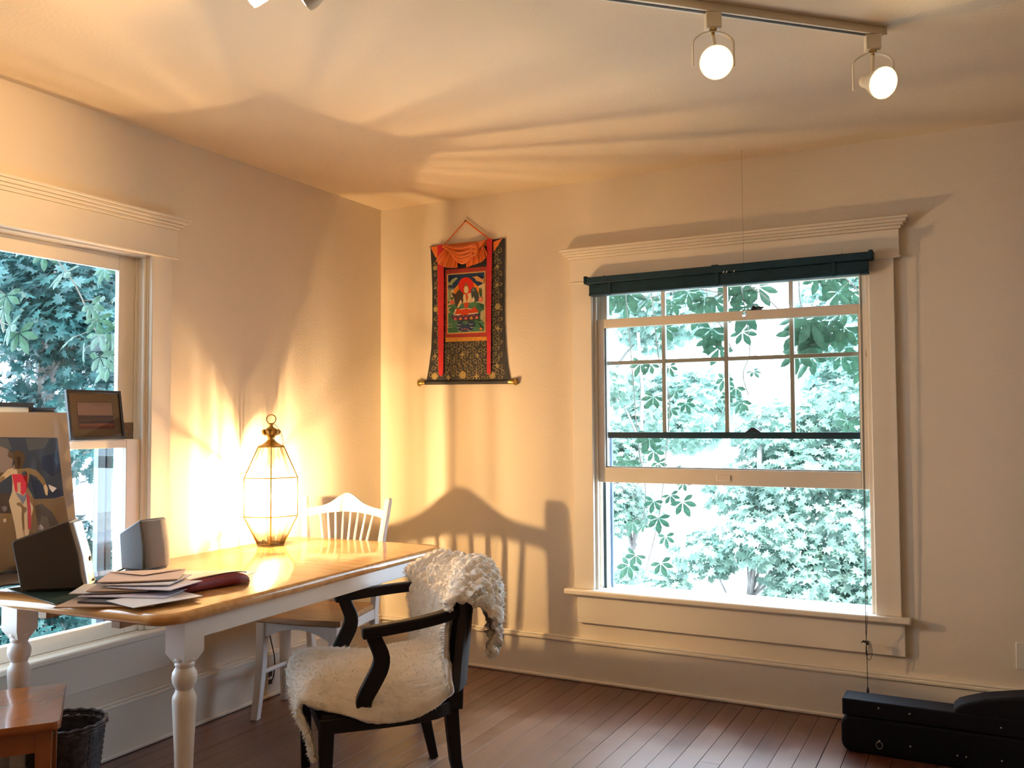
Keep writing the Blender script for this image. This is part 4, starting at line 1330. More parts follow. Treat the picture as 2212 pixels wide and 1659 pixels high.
def ring2(cx, cy, r, w, a0, a1, n=12, sq=1.0):
    o = [(cx + (r + w) * math.cos(R(a0 + (a1 - a0) * i / n)), cy + (r + w) * sq * math.sin(R(a0 + (a1 - a0) * i / n))) for i in range(n + 1)]
    q = [(cx + (r - w) * math.cos(R(a0 + (a1 - a0) * i / n)), cy + (r - w) * sq * math.sin(R(a0 + (a1 - a0) * i / n))) for i in range(n + 1)]
    return o + q[::-1]


lay = []
r2 = random.Random(4)
for i in range(-7, 8):
    for j in range(0, 25):
        x = 0.036 * i + (0.018 if j % 2 else 0)
        z = 0.018 + 0.032 * j
        if -0.14 < x < 0.14 and z > 0.225:
            continue
        if not all(inside(x + 0.021 * c, z + 0.021 * s_, cloth) for c, s_ in ((1, 0), (-1, 0), (0, 1), (0, -1))):
            continue
        a = r2.choice((0, 90, 180, 270)) + r2.uniform(-20, 20)
        lay.append((GOLD2, ring2(x, z, 0.0125, 0.0017, a, a + 250)))
        lay.append((GOLD2, ring2(x + 0.004 * math.cos(R(a)), z + 0.004 * math.sin(R(a)), 0.0055, 0.0015, a + 180, a + 430, 9)))
        lay.append((GOLD2, [(x + 0.017 * math.cos(R(a + 40)) + dx, z + 0.017 * math.sin(R(a + 40)) + dz) for dx, dz in ((-0.004, 0), (0, -0.003), (0.005, 0.001), (0.0, 0.004))]))
for x, z, r in FLOWERS:
    x, z, r = x / 1000, z / 1000, r / 1000 * 1.08
    n = 14
    lay.append((GOLD, [(x + r * (1.0 if i % 2 else 0.80) * math.cos(math.pi * i / n), z + r * (1.0 if i % 2 else 0.80) * math.sin(math.pi * i / n)) for i in range(2 * n)]))
    lay.append((GOLD2, ring2(x, z, r * 0.42, r * 0.05, 0, 359, 14)))
    for i in range(8):
        a = R(45 * i)
        lay.append((GOLD2, [(x + r * 0.5 * math.cos(a), z + r * 0.5 * math.sin(a)), (x + r * 0.68 * math.cos(a + 0.2), z + r * 0.68 * math.sin(a + 0.2)), (x + r * 0.85 * math.cos(a), z + r * 0.85 * math.sin(a)), (x + r * 0.68 * math.cos(a - 0.2), z + r * 0.68 * math.sin(a - 0.2))]))
for x, z, r in QUADS:
    x, z, r = x / 1000, z / 1000, r / 1000
    lay.append((GOLD, [(x + r * (1.05 if i % 4 == 0 else 0.42 if i % 2 == 0 else 0.62) * math.cos(R(22.5 * i)), z + r * (1.05 if i % 4 == 0 else 0.42 if i % 2 == 0 else 0.62) * 1.1 * math.sin(R(22.5 * i))) for i in range(16)]))
    lay.append((GOLD2, [(x + r * 0.25 * math.cos(R(60 * i)), z + r * 0.25 * math.sin(R(60 * i))) for i in range(6)]))
print_obj('brocade_pattern', lay, hang(-0.0123), M['silkprint'], tk, step=0.000004)


def cloth_piece(name, poly, y, t, m):
    g = G()
    g.prism([(HX + a, y, HZ + b) for a, b in poly], (0, -t, 0))
    return obj(name, g, m, tk, world=True)


M['red_silk'] = mat('dark_red_silk', (0.34, 0.022, 0.018), 0.6, var=0.15, vscale=50, sheen=0.2)
M['ribbon'] = mat('bright_red_ribbon', (0.55, 0.010, 0.022), 0.5, var=0.08, vscale=30, sheen=0.2)
M['orange_silk'] = mat('orange_silk', (0.72, 0.16, 0.018), 0.42, var=0.12, vscale=25, sheen=0.3)
M['yellow_band'] = mat('marigold_brocade_band', (0.58, 0.26, 0.03), 0.6, var=0.35, vscale=160)
cloth_piece('inner_border', pts2(PANEL), -0.0130, 0.0015, M['red_silk'])
cloth_piece('yellow_band', pts2(BAND), -0.0130, 0.0018, M['yellow_band'])
cloth_piece('corner_flap', pts2(TRIL), -0.0130, 0.0015, M['orange_silk'])
cloth_piece('corner_flap', pts2(TRIR), -0.0130, 0.0015, M['orange_silk'])
cloth_piece('header_band', pts2(TOPBAND), -0.0145, 0.0035, M['orange_silk'])
cloth_piece('painting_edge', [(-0.1245, 0.6185), (0.1265, 0.615), (0.1255, 0.2725), (-0.1235, 0.274)], -0.0146, 0.0008, M['yellow_band'])
print_obj('painted_panel', [(c, pts2(q)) for c, q in PAINT], hang(-0.0157), M['silkprint'], tk)
cloth_piece('ribbon', pts2(RIBL), -0.0225, 0.0015, M['ribbon'])
cloth_piece('ribbon', pts2(RIBR), -0.0225, 0.0015, M['ribbon'])
# gathered silk cover: a swag and two hanging tails with modelled folds


def folded(name, top, bot, nf, depth, y0, nu=60, nv=16):
    """pleated sheet between two curves given as (x, z) lists in mm"""
    def cur(c, t):
        return smooth_sample(c, t)
    def fn(u, v):
        a, b = cur(top, u), cur(bot, u)
        x = a[0] + (b[0] - a[0]) * v
        z = a[1] + (b[1] - a[1]) * v
        f = depth * (0.25 + 0.75 * math.sin(math.pi * min(1, v * 0.8 + 0.15))) * (0.5 + 0.5 * math.sin(u * nf * 2 * math.pi + 2.2 * v)) + depth * 0.35 * math.sin(u * nf * 4.7 * math.pi + 5 * v)
        return (HX + x / 1000, y0 - 0.004 - f, HZ + z / 1000)
    g = G().grid(fn, nu, nv)
    o = obj(name, g, M['orange_silk'], tk, smooth=True, world=True, angle=180)
    sm_ = o.modifiers.new('thickness', 'SOLIDIFY')
    sm_.thickness = 0.001
    return o


def swag(name, rows, y0, rr):
    """sagging tubular folds: each row is a list of (x, z) in mm and a radius"""
    g = G()
    for pts, rad in rows:
        c = [smooth_sample(pts, i / 24) for i in range(25)]
        g.tube([(HX + a / 1000, y0 - rad * 0.35, HZ + b / 1000) for a, b in c], [rad * (0.55 + 0.45 * math.sin(math.pi * min(1, max(0, i / 24)))) for i in range(25)], 10)
    return obj(name, g, M['orange_silk'], tk, smooth=True, world=True, angle=70)


folded('silk_tail', [(-120, 765), (-105, 760), (-85, 745), (-60, 725), (-45, 710)], [(-190, 700), (-165, 672), (-120, 652), (-80, 648), (-42, 645)], 4.0, 0.012, -0.021)
folded('silk_tail', [(20, 700), (50, 725), (80, 745), (110, 755), (125, 750)], [(10, 640), (50, 650), (95, 660), (125, 672), (150, 705)], 4.0, 0.012, -0.021)
folded('silk_gather', [(-135, 772), (-60, 762), (0, 760), (70, 770), (140, 778)], [(-105, 745), (-62, 690), (-10, 672), (45, 690), (120, 740)], 1.5, 0.010, -0.027)
swag('silk_swag', [([(-138, 770), (-70, 738), (-20, 722), (50, 735), (138, 775)], 0.009), ([(-120, 765), (-60, 720), (-10, 702), (50, 716), (125, 762)], 0.010), ([(-100, 758), (-55, 704), (-8, 684), (44, 698), (108, 750)], 0.010), ([(-80, 735), (-48, 690), (-6, 668), (36, 684), (80, 726)], 0.009), ([(-136, 778), (-40, 752), (30, 755), (140, 781)], 0.008)], -0.036, 1)
swag('silk_knot', [([(52, 742), (76, 752), (92, 735), (84, 708), (62, 700)], 0.012), ([(60, 690), (58, 715), (70, 730), (92, 722)], 0.010)], -0.042, 1)
# cord, peg and roller
obj('hanging_cord', G().tube([(HX - 0.142, -0.014, HZ + 0.787), (HX - 0.07, -0.014, HZ + 0.85), (HX + 0.0, -0.014, HZ + 0.908)], 0.0035, 8).tube([(HX + 0.0, -0.014, HZ + 0.908), (HX + 0.08, -0.014, HZ + 0.845), (HX + 0.156, -0.014, HZ + 0.788)], 0.0045, 8), M['orange_silk'], tk, smooth=True, world=True)
obj('nail', G().lathe([(0.002, 0.0), (0.002, 0.018), (0.005, 0.018), (0.004, 0.021)], (HX, 0, HZ + 0.908), 10, Vector((0, -1, 0)).to_track_quat('Z', 'Y').to_matrix()), M['black'], tk, world=True)
obj('top_rod', G().tube([(HX - 0.24, -0.006, HZ + 0.783), (HX + 0.24, -0.006, HZ + 0.781)], 0.006, 10), M['black'], tk, smooth=True, world=True)
obj('roller', G().tube([(HX - 0.27, -0.013, HZ + 0.004), (HX + 0.272, -0.013, HZ - 0.004)], 0.012, 12), M['brocade'], tk, smooth=True, world=True)
for s in (-1, 1):
    rot = Vector((s, 0, 0)).to_track_quat('Z', 'Y').to_matrix()
    obj('roller_knob', G().lathe([(0.0125, 0.0), (0.0135, 0.012), (0.013, 0.022), (0.0165, 0.032), (0.0205, 0.040), (0.019, 0.045), (0.010, 0.048), (0.001, 0.049)], (HX + s * 0.27, -0.016, HZ - s * 0.004), 18, rot), M['brass'], tk, smooth=True, world=True)

# ------------------------------------------------------------------ rolled-up dark blind and its pull cord
bl = thing('rolled_blind', 'dark teal slatted blind pulled up at the top of the right window', 'blind', (2.03, -0.07, 2.03))


def tilt(x):
    return 0.006 * (x - 2.03)


def bbar(nm, x0, x1, y0, y1, z0, z1, m=M['blind'], bv=0.003):
    g = G()
    g.loft([[(x, y0, z0 + tilt(x)), (x, y1, z0 + tilt(x)), (x, y1, z1 + tilt(x)), (x, y0, z1 + tilt(x))] for x in (x0, x1)])
    return obj(nm, g, m, bl, bevel=bv, world=True)


bbar('headrail', 1.345, 2.722, -0.094, -0.030, 2.044, 2.079)
bbar('headrail_cap', 1.342, 1.358, -0.097, -0.028, 2.046, 2.086)
bbar('headrail_cap', 2.708, 2.726, -0.097, -0.028, 2.046, 2.086)
for i in range(9):
    z = 2.0405 - i * 0.0049
    bbar('slat', 1.368, 2.703, -0.084 + 0.001 * (i % 2), -0.034, z - 0.0044, z, bv=0)
bbar('bottom_rail', 1.366, 2.705, -0.086, -0.032, 1.984, 1.9965)
for x in (1.48, 2.03, 2.56):
    bbar('ladder_tape', x - 0.007, x + 0.007, -0.0875, -0.0855, 1.982, 2.044, bv=0)
bbar('mount_bracket', 2.0, 2.035, -0.08, -0.03, 2.079, 2.086)
for x in (1.43, 2.59):
    obj('screw_eye', G().tube([(x + 0.003 * math.cos(R(a)), -0.032, 2.089 + tilt(x) + 0.005 * math.sin(R(a))) for a in range(0, 360, 40)], 0.0012, 5, closed=True), M['black'], bl, world=True)
for x in (2.06, 2.075, 2.11):
    obj('paint_chip', G().prism([(x, -0.0945, 2.041), (x + 0.005, -0.0945, 2.050), (x + 0.008, -0.0945, 2.047), (x + 0.004, -0.0945, 2.039)], (0, -0.0006, 0)), M['white'], bl, world=True)
pc = [(2.672, -0.09, 2.0), (2.671, -0.088, 1.6), (2.668, -0.086, 1.07), (2.664, -0.084, 0.6), (2.662, -0.08, 0.42), (2.661, -0.066, 0.385), (2.662, -0.064, 0.30), (2.663, -0.064, 0.16)]
obj('pull_cord', G().tube(pc, 0.0017, 6).tube([(2.677, -0.09, 2.0), (2.672, -0.088, 1.07), (2.669, -0.083, 0.47), (2.662, -0.07, 0.375)], 0.0013, 6), M['cord'], bl, smooth=True, world=True)
loops = G()
for k, (dx, dz, ra) in enumerate(((0.012, -0.045, 0.03), (0.018, -0.06, 0.042), (0.008, -0.03, 0.025))):
    loops.tube([(2.662 + dx * (1 - math.cos(R(a))) * 0.6, -0.064 - 0.002 * k, 0.375 + dz + ra * math.cos(R(a)) * 0.9 + 0.0) if False else (2.662 + dx * 0.5 + dx * 0.7 * math.sin(R(a)), -0.064 - 0.002 * k, 0.362 + dz * 0.6 + ra * math.cos(R(a))) for a in range(0, 360, 24)], 0.0013, 5, closed=True)
obj('cord_loops', loops, M['cord'], bl, smooth=True, world=True)
obj('cord_knot', G().tube([(2.640, -0.064, 0.357), (2.650, -0.064, 0.364), (2.662, -0.066, 0.360), (2.668, -0.066, 0.350)], [0.002, 0.005, 0.006, 0.004], 8), M['cord'], bl, smooth=True, world=True)
obj('cord_tassel', G().lathe([(0.002, 0.165), (0.0045, 0.158), (0.006, 0.142), (0.004, 0.135)], (2.663, -0.064, 0), 10), M['cord'], bl, smooth=True, world=True)

# crystal on a thread
cr = thing('hanging_crystal', 'tiny clear crystal on a thin thread in front of the right window', 'crystal', (2.172, -0.15, 1.83))
obj('thread', G().tube([(2.172, -0.15, 1.845), (2.172, -0.15, 2.6)], 0.0005, 5), M['cord'], cr, world=True)
gl = bpy.data.materials.new('cut_crystal')
gl.use_nodes = True
gp = gl.node_tree.nodes['Principled BSDF']
gp.inputs['Transmission Weight'].default_value = 1.0
gp.inputs['Roughness'].default_value = 0.0
gp.inputs['Base Color'].default_value = (0.95, 0.97, 1, 1)
obj('prism_drop', G().lathe([(0.001, 1.812), (0.008, 1.819), (0.0115, 1.829), (0.008, 1.839), (0.001, 1.845)], (2.172, -0.15, 0), 8), gl, cr, world=True)

# ------------------------------------------------------------------ framed landscape on the window rail
pf = thing('framed_landscape', 'small dark framed landscape photo leaning on the left window rail', 'picture frame', (-0.035, -1.9, 1.2755))
FB, FTv = Vector((-0.0215, 0, 1.2752)), Vector((-0.055, 0, 1.474))
fu = (FTv - FB).normalized()
fn_ = Vector((fu.z, 0, -fu.x))
fh = (FTv - FB).length


def fpt(y, h, d):
    """y along, h up the frame, d out of its face"""
    return FB + Vector((0, y, 0)) + fu * h + fn_ * d


def fbox(nm, y0, y1, h0, h1, d0, d1, m, bv=0.0, par=None):
    g = G()
    g.loft([[fpt(y, h0, d0), fpt(y, h0, d1), fpt(y, h1, d1), fpt(y, h1, d0)] for y in (y0, y1)])
    return obj(nm, g, m, par or pf, world=True, bevel=bv)


M['frame'] = mat('black_frame_wood', (0.022, 0.016, 0.014), 0.4)
Y0, Y1 = -2.017, -1.766
fbox('frame_rail', Y0, Y1, 0.0, 0.012, 0.0, 0.014, M['frame'], 0.001)
fbox('frame_rail', Y0, Y1, fh - 0.011, fh, 0.0, 0.014, M['frame'], 0.001)
fbox('frame_stile', Y0, Y0 + 0.011, 0.012, fh - 0.011, 0.0, 0.014, M['frame'], 0.001)
fbox('frame_stile', Y1 - 0.011, Y1, 0.012, fh - 0.011, 0.0, 0.014, M['frame'], 0.001)
fbox('mat_board', Y0 + 0.011, Y1 - 0.011, 0.012, fh - 0.011, 0.001, 0.006, mat('taupe_mat', (0.22, 0.145, 0.09), 0.8))
a0, a1, b0, b1 = Y0 + 0.047, Y1 - 0.045, 0.047, 0.152
lays = [((0.13, 0.07, 0.06), [(a0 - 0.003, b0 - 0.003), (a1 + 0.003, b0 - 0.003), (a1 + 0.003, b1 + 0.003), (a0 - 0.003, b1 + 0.003)]), ((0.44, 0.29, 0.27), [(a0, b0), (a1, b0), (a1, b1), (a0, b1)]), ((0.38, 0.25, 0.23), [(a0, b1 - 0.012), (a0 + 0.05, b1 - 0.004), (a0 + 0.09, b1 - 0.018), (a1, b1 - 0.01), (a1, b1), (a0, b1)]), ((0.10, 0.065, 0.095), [(a0, b0), (a1, b0), (a1, b0 + 0.052), (a0, b0 + 0.053)]), ((0.15, 0.09, 0.11), [(a0, b0 + 0.028), (a1, b0 + 0.034), (a1, b0 + 0.042), (a0, b0 + 0.036)]), ((0.32, 0.13, 0.09), [(a0, b0), (a1, b0), (a1, b0 + 0.020), (a0, b0 + 0.019)]), ((0.20, 0.06, 0.06), [(a0, b0), (a1, b0), (a1, b0 + 0.009), (a0, b0 + 0.010)])]
print_obj('photo', lays, lambda a, b, d: fpt(a, b, 0.0065 + d), M['print'], pf)
fbox('glazing', Y0 + 0.011, Y1 - 0.011, 0.012, fh - 0.011, 0.0085, 0.010, glass_mat('picture_glass', (1, 1, 1), 0.8))

# dark frame further along the rail, mostly behind the large print
df = thing('dark_picture_frame', 'black framed picture on the window rail behind the large figure print', 'picture frame', (-0.04, -2.25, 1.2755))
obj('frame', G().box(-0.052, -0.038, -2.43, -2.155, 1.2755, 1.2915).box(-0.052, -0.038, -2.43, -2.155, 1.405, 1.421).box(-0.052, -0.038, -2.43, -2.415, 1.2915, 1.405).box(-0.052, -0.038, -2.170, -2.155, 1.2915, 1.405), M['frame'], df, world=True)
obj('mat_board', G().box(-0.048, -0.044, -2.415, -2.17, 1.2915, 1.405), mat('cool_white_mat', (0.75, 0.8, 0.78), 0.8), df, world=True)
bx_ = thing('flat_dark_box', 'flat dark box on the window rail beside the black frame', 'box', (-0.04, -2.1, 1.2755))
obj('box_body', G().box(-0.052, -0.030, -2.153, -2.072, 1.2755, 1.394), M['black'], bx_, bevel=0.003, world=True)
obj('box_lid', G().box(-0.054, -0.028, -2.1535, -2.070, 1.394, 1.403), mat('navy_lid', (0.012, 0.03, 0.07), 0.5), bx_, bevel=0.002, world=True)

# ------------------------------------------------------------------ figure print in a plastic sleeve
PA, PU = Vector((0.065, 0, 0.7705)), Vector((-0.1051, 0, 0.9945))
PN = Vector((PU.z, 0, -PU.x))
fp = thing('figure_print', 'large watercolor figure print in clear plastic leaning against the left window', 'art print', (0.065, -2.3, TZ))


def ppt(a, b, d):
    return PA + Vector((0, -2.03 + a, 0)) + PU * b + PN * d


g = G()
g.prism([ppt(a, b, 0) for a, b in ((-0.52, 0.002), (0.004, 0.002), (-0.014, 0.617), (-0.52, 0.617))], PN * 0.003)
obj('paper', g, mat('ivory_print_paper', (0.80, 0.71, 0.68), 0.7), fp, world=True)
print_obj('figure_image', [(c, pts2(q)) for c, q in ART], lambda a, b, d: ppt(a, b, 0.0033 + d), M['print'], fp)


def film(u, v):
    a = -0.52 + (0.545 - 0.016 * v) * u
    b = 0.0 + 0.622 * v
    e = max(0.0, (u - 0.94) / 0.06)
    w = 0.005 + 0.0022 * noise.noise(Vector((a * 9, b * 7, 0.3))) + 0.004 * abs(noise.noise(Vector((a * 3, b * 26, 1.7)))) * e * 2 + 0.0012 * noise.noise(Vector((a * 30, b * 30, 2)))
    return ppt(a + 0.006 * e * noise.noise(Vector((1, b * 22, 4))), b, w + e * 0.004 * math.sin(b * 60))


fo = obj('plastic_sleeve', G().grid(film, 70, 70), glass_mat('clear_film', (0.98, 0.98, 1.0), 1.3, rough=0.12), fp, smooth=True, angle=180, world=True)

# ------------------------------------------------------------------ desktop speakers
def speaker(name, label, base, axf, axs, w, d, h, lean, mside, mfront, knob):
    """wedge speaker: axf faces forward, axs sideways; the body leans back"""
    t = thing(name, label, 'speaker', (base[0], base[1], TZ), 0)
    B0 = Vector((base[0], base[1], TZ + 0.003))
    F, S, Z = Vector(axf).normalized(), Vector(axs).normalized(), Vector((0, 0, 1))

    def pr(f, s, z):
        return B0 + F * (f - lean * z) + S * s + Z * z
    ol = [(-d / 2, 0.006), (d / 2 - 0.01, 0.006), (d / 2 - 0.002, h * 0.5), (d / 2 - 0.012, h), (-d / 2 + 0.010, h * 0.74), (-d / 2, h * 0.70)]
    g = G()
    g.prism([pr(f, -w / 2, z) for f, z in ol], S * w)
    body = obj('cabinet', g, mside, t, bevel=0.006, seg=3, world=True)
    g = G()
    n = 12
    rings = []
    for k in range(n + 1):
        s = -w / 2 + 0.004 + (w - 0.008) * k / n
        bulge = 0.014 * (1 - (2 * k / n - 1) ** 2) ** 0.5 if 0 < k < n else 0.0
        rings.append([pr(d / 2 - 0.006, s, 0.014), pr(d / 2 - 0.001 + bulge, s, 0.016), pr(d / 2 + 0.003 + bulge, s, h * 0.5), pr(d / 2 - 0.006 + bulge, s, h - 0.008), pr(d / 2 - 0.016, s, h - 0.006)])
    g.loft(rings)
    gr = obj('grille', g, mfront, t, smooth=True, world=True, angle=50)
    obj('foot', G().obox(B0 + Z * 0.003, F * (d * 0.42), S * (w * 0.42), Z * 0.003), M['black'], t, bevel=0.001, world=True)
    if knob:
        for z, r in ((h * 0.42, 0.009), (h * 0.12, 0.005)):
            q = pr(d / 2 + 0.017, 0, z)
            obj('volume_knob' if r > 0.006 else 'power_light', G().lathe([(r, 0), (r, 0.004), (r * 0.8, 0.006)], q - F * 0.003, 14, F.to_track_quat('Z', 'Y').to_matrix()), M['black'] if r > 0.006 else M['plastic_white'], t, smooth=True, world=True)
    return t


M['spk_dark'] = mat('dark_speaker_plastic', (0.055, 0.048, 0.045), 0.38)
M['spk_grey'] = mat('grey_speaker_plastic', (0.22, 0.24, 0.28), 0.45)
M['spk_cloth'] = mat('grey_speaker_cloth', (0.26, 0.24, 0.23), 0.8, bump=0.5, bscale=400)
speaker('desktop_speaker', 'dark slanted desktop speaker with silver front edge near the papers', (0.30, -2.28), (0.78, 0.62, 0), (0.62, -0.78, 0), 0.11, 0.205, 0.238, 0.20, M['spk_dark'], M['silver'], True)
speaker('desktop_speaker', 'grey slanted desktop speaker standing at the corner of the left window', (0.235, -1.86), (1.0, 0.08, 0), (0.08, -1.0, 0), 0.13, 0.125, 0.20, 0.10, M['spk_grey'], M['spk_cloth'], False)

# cables
def cable(label, pts, r=0.003):
    pts = [tuple(smooth_sample(pts, i / 36)) for i in range(37)]
    g = G().tube(pts, r, 6)
    c = Vector(pts[18])
    g.v = [tuple(Vector(q) - c) for q in g.v]
    o = obj('audio_cable', g, M['cord'], smooth=True, angle=80)
    o.location = c
    return props(o, label, 'cable')


cable('thin black cable running between the two speakers', [(0.30, -2.17, 0.775), (0.29, -2.09, 0.774), (0.22, -2.02, 0.774), (0.20, -1.96, 0.778), (0.19, -1.92, 0.785), (0.18, -1.895, 0.80)], 0.0028)
cable('thick black cable arching out to the left edge of the table', [(0.22, -2.38, 0.84), (0.17, -2.40, 0.835), (0.12, -2.42, 0.80), (0.10, -2.44, 0.776), (0.10, -2.46, 0.776)], 0.0042)
cable('lower black cable lying behind the dark speaker', [(0.24, -2.37, 0.80), (0.19, -2.41, 0.795), (0.15, -2.43, 0.776), (0.13, -2.44, 0.775)], 0.0036)

# ------------------------------------------------------------------ things lying on the table
def sheet(name, label, cat, cx, cy, w, d, rot, z, t, m, group=None, curl=0.0, dz=(0, 0)):
    r = R(rot)
    ca, sa = math.cos(r), math.sin(r)
    g = G()

    def f(u, v, top):
        x, y = (u - 0.5) * w, (v - 0.5) * d
        lift = curl * ((2 * u - 1) ** 2 * 0.5 + max(0, v - 0.6) ** 2) + dz[0] * (u - 0.5) + dz[1] * (v - 0.5)
        return (x * ca - y * sa, x * sa + y * ca, lift + (t if top else 0))
    n = 8
    for top in (False, True):
        o = len(g.v)
        g.v += [f(i / n, j / n, top) for i in range(n + 1) for j in range(n + 1)]
        for i in range(n):
            for j in range(n):
                q = (o + i * (n + 1) + j, o + (i + 1) * (n + 1) + j, o + (i + 1) * (n + 1) + j + 1, o + i * (n + 1) + j + 1)
                g.f.append(q if top else q[::-1])
                g.m.append(0)
    N = (n + 1) ** 2
    per = [i * (n + 1) for i in range(n)] + [n * (n + 1) + j for j in range(n)] + [(n - i) * (n + 1) + n for i in range(n)] + [n - j for j in range(n)]
    for a, b in zip(per, per[1:] + per[:1]):
        g.f.append((a, b, b + N, a + N))
        g.m.append(0)
    o = obj(name, g, m)
    o.location = (cx, cy, z)
    return props(o, label, cat, group)


pap = lambda n, c, r=0.6: mat(n, c, r, var=0.04, vscale=14)
M['p_white'] = pap('white_paper', (0.72, 0.70, 0.70))
M['p_pink'] = pap('blush_envelope_paper', (0.66, 0.50, 0.42))
M['p_buff'] = pap('buff_paper', (0.52, 0.36, 0.24))
M['p_dark'] = pap('dark_cover', (0.05, 0.035, 0.03), 0.4)
M['p_lilac'] = pap('lilac_white_paper', (0.60, 0.57, 0.66))
M['p_green'] = mat('dark_green_mat', (0.010, 0.030, 0.026), 0.5, bump=0.05, bscale=300)
M['p_leaf'] = mat('bright_green_card', (0.05, 0.22, 0.04), 0.5)
sheet('cutting_mat', 'dark green mat lying under the dark speaker and papers', 'mat', 0.385, -2.16, 0.40, 0.50, -14, 0.7705, 0.002, M['p_green'])
z = 0.7730
PILE = [
    ('magazine', 'buff magazine at the bottom of the paper pile with frayed edge', 'magazine', 0.665, -2.335, 0.30, 0.21, 30, 0.004, M['p_buff']),
    ('notebook', 'dark covered notebook sticking out low in the paper pile', 'notebook', 0.70, -2.315, 0.25, 0.17, 17, 0.006, M['p_dark']),
    ('glossy_leaflet', 'glossy white leaflet at the near corner of the table under the pile', 'leaflet', 0.80, -2.30, 0.17, 0.23, -12, 0.002, M['p_white']),
    ('letter', 'lilac white letter in the middle of the paper pile', 'letter', 0.66, -2.25, 0.29, 0.21, 22, 0.0025, M['p_lilac']),
    ('plastic_folder', 'shiny clear folder poking out left of the paper pile', 'folder', 0.575, -2.27, 0.24, 0.17, 38, 0.002, M['p_white']),
    ('envelope', 'buff brown envelope just below the top of the pile', 'envelope', 0.63, -2.225, 0.27, 0.19, 36, 0.003, M['p_buff']),
    ('letter', 'white letter showing right of the blush envelope in the pile', 'letter', 0.70, -2.215, 0.24, 0.17, 12, 0.0025, M['p_lilac']),
    ('letter', 'white folded letter directly under the blush envelope', 'letter', 0.635, -2.20, 0.24, 0.19, 26, 0.003, M['p_white']),
    ('envelope', 'large blush pink envelope lying on top of the paper pile', 'envelope', 0.605, -2.185, 0.25, 0.19, 40, 0.004, M['p_pink']),
]
for i, (nm, lb, ct, x, y, w, d, a, t, m) in enumerate(PILE):
    o = sheet(nm, lb, ct, x, y, w, d, a, z, t, m, curl=0.003 if i > 3 else 0.0)
    z += t + (0.004 if i > 2 else 0.001)
    if 'blush pink' in lb:
        r = R(a)
        g = G()
        tri = [(-w / 2, d / 2), (w / 2, d / 2), (0.0, -0.01)]
        g.prism([(px * math.cos(r) - py * math.sin(r), px * math.sin(r) + py * math.cos(r), t + 0.0034) for px, py in tri], (0, 0, 0.0006))
        obj('flap', g, M['p_pink'], o)
sheet('paper_sheet', 'pale loose sheet lying flat between the pile and the lantern', 'paper', 0.56, -1.86, 0.30, 0.22, 24, 0.7705, 0.001, M['p_white'])
sheet('green_card', 'dark green card beside the grey speaker', 'card', 0.36, -1.945, 0.10, 0.075, 30, 0.7735, 0.001, mat('dark_green_card', (0.02, 0.07, 0.03), 0.5))
sheet('green_ribbon_strip', 'thin bright green strip behind the maroon pouch', 'strip', 0.665, -2.0, 0.13, 0.012, 60, 0.7735, 0.001, M['p_leaf'])

# maroon pouch with a clear end
po = thing('maroon_pouch', 'long maroon zip pouch lying beside the paper pile', 'pouch', (0.775, -2.035, TZ), math.atan2(0.245, 0.05))
M['maroon'] = mat('maroon_cloth', (0.22, 0.028, 0.035), 0.55, var=0.15, vscale=30, bump=0.2, bscale=150)
rings = []
for i in range(25):
    t = i / 24
    x = -0.15 + 0.30 * t
    e = (1 - abs(2 * t - 1) ** 4) ** 0.5 if 0 < t < 1 else 0.05
    hw = 0.034 * max(e, 0.1) * (1 + 0.08 * math.sin(t * 9))
    hh = 0.020 * max(e, 0.1) * (1 + 0.25 * t)
    rings.append([(x, hw * math.cos(R(a)) + 0.012 * math.sin(t * 2.4), 0.0008 + hh + hh * (abs(math.sin(R(a))) ** 0.8) * (1 if math.sin(R(a)) > 0 else -1)) for a in range(0, 360, 24)])
obj('pouch_body', G().loft(rings), M['maroon'], po, smooth=True, angle=80)
obj('zip', G().tube([(-0.13 + 0.26 * i / 20, 0.012 * math.sin(2.4 * (0.066 + 0.867 * i / 20)) - 0.012, 0.0405 + 0.0095 * i / 20 - 0.010 * (2 * i / 20 - 1) ** 4) for i in range(21)], 0.0022, 6), M['black'], po, smooth=True)
obj('clear_tag', G().obox((0.105, -0.037, 0.018), (0.022, 0, 0.004), (0, 0.0006, 0), (0, 0, 0.011)), glass_mat('clear_tag_film', (0.95, 0.95, 1), 1.6, 0.1), po)

# ------------------------------------------------------------------ outdoors
props(obj('ground', G().box(-45, 35, -30, 60, -3.3, -3.0), mat('sunlit_pale_ground', (0.62, 0.60, 0.55), 0.9, var=0.15, vscale=0.6)), kind='structure')


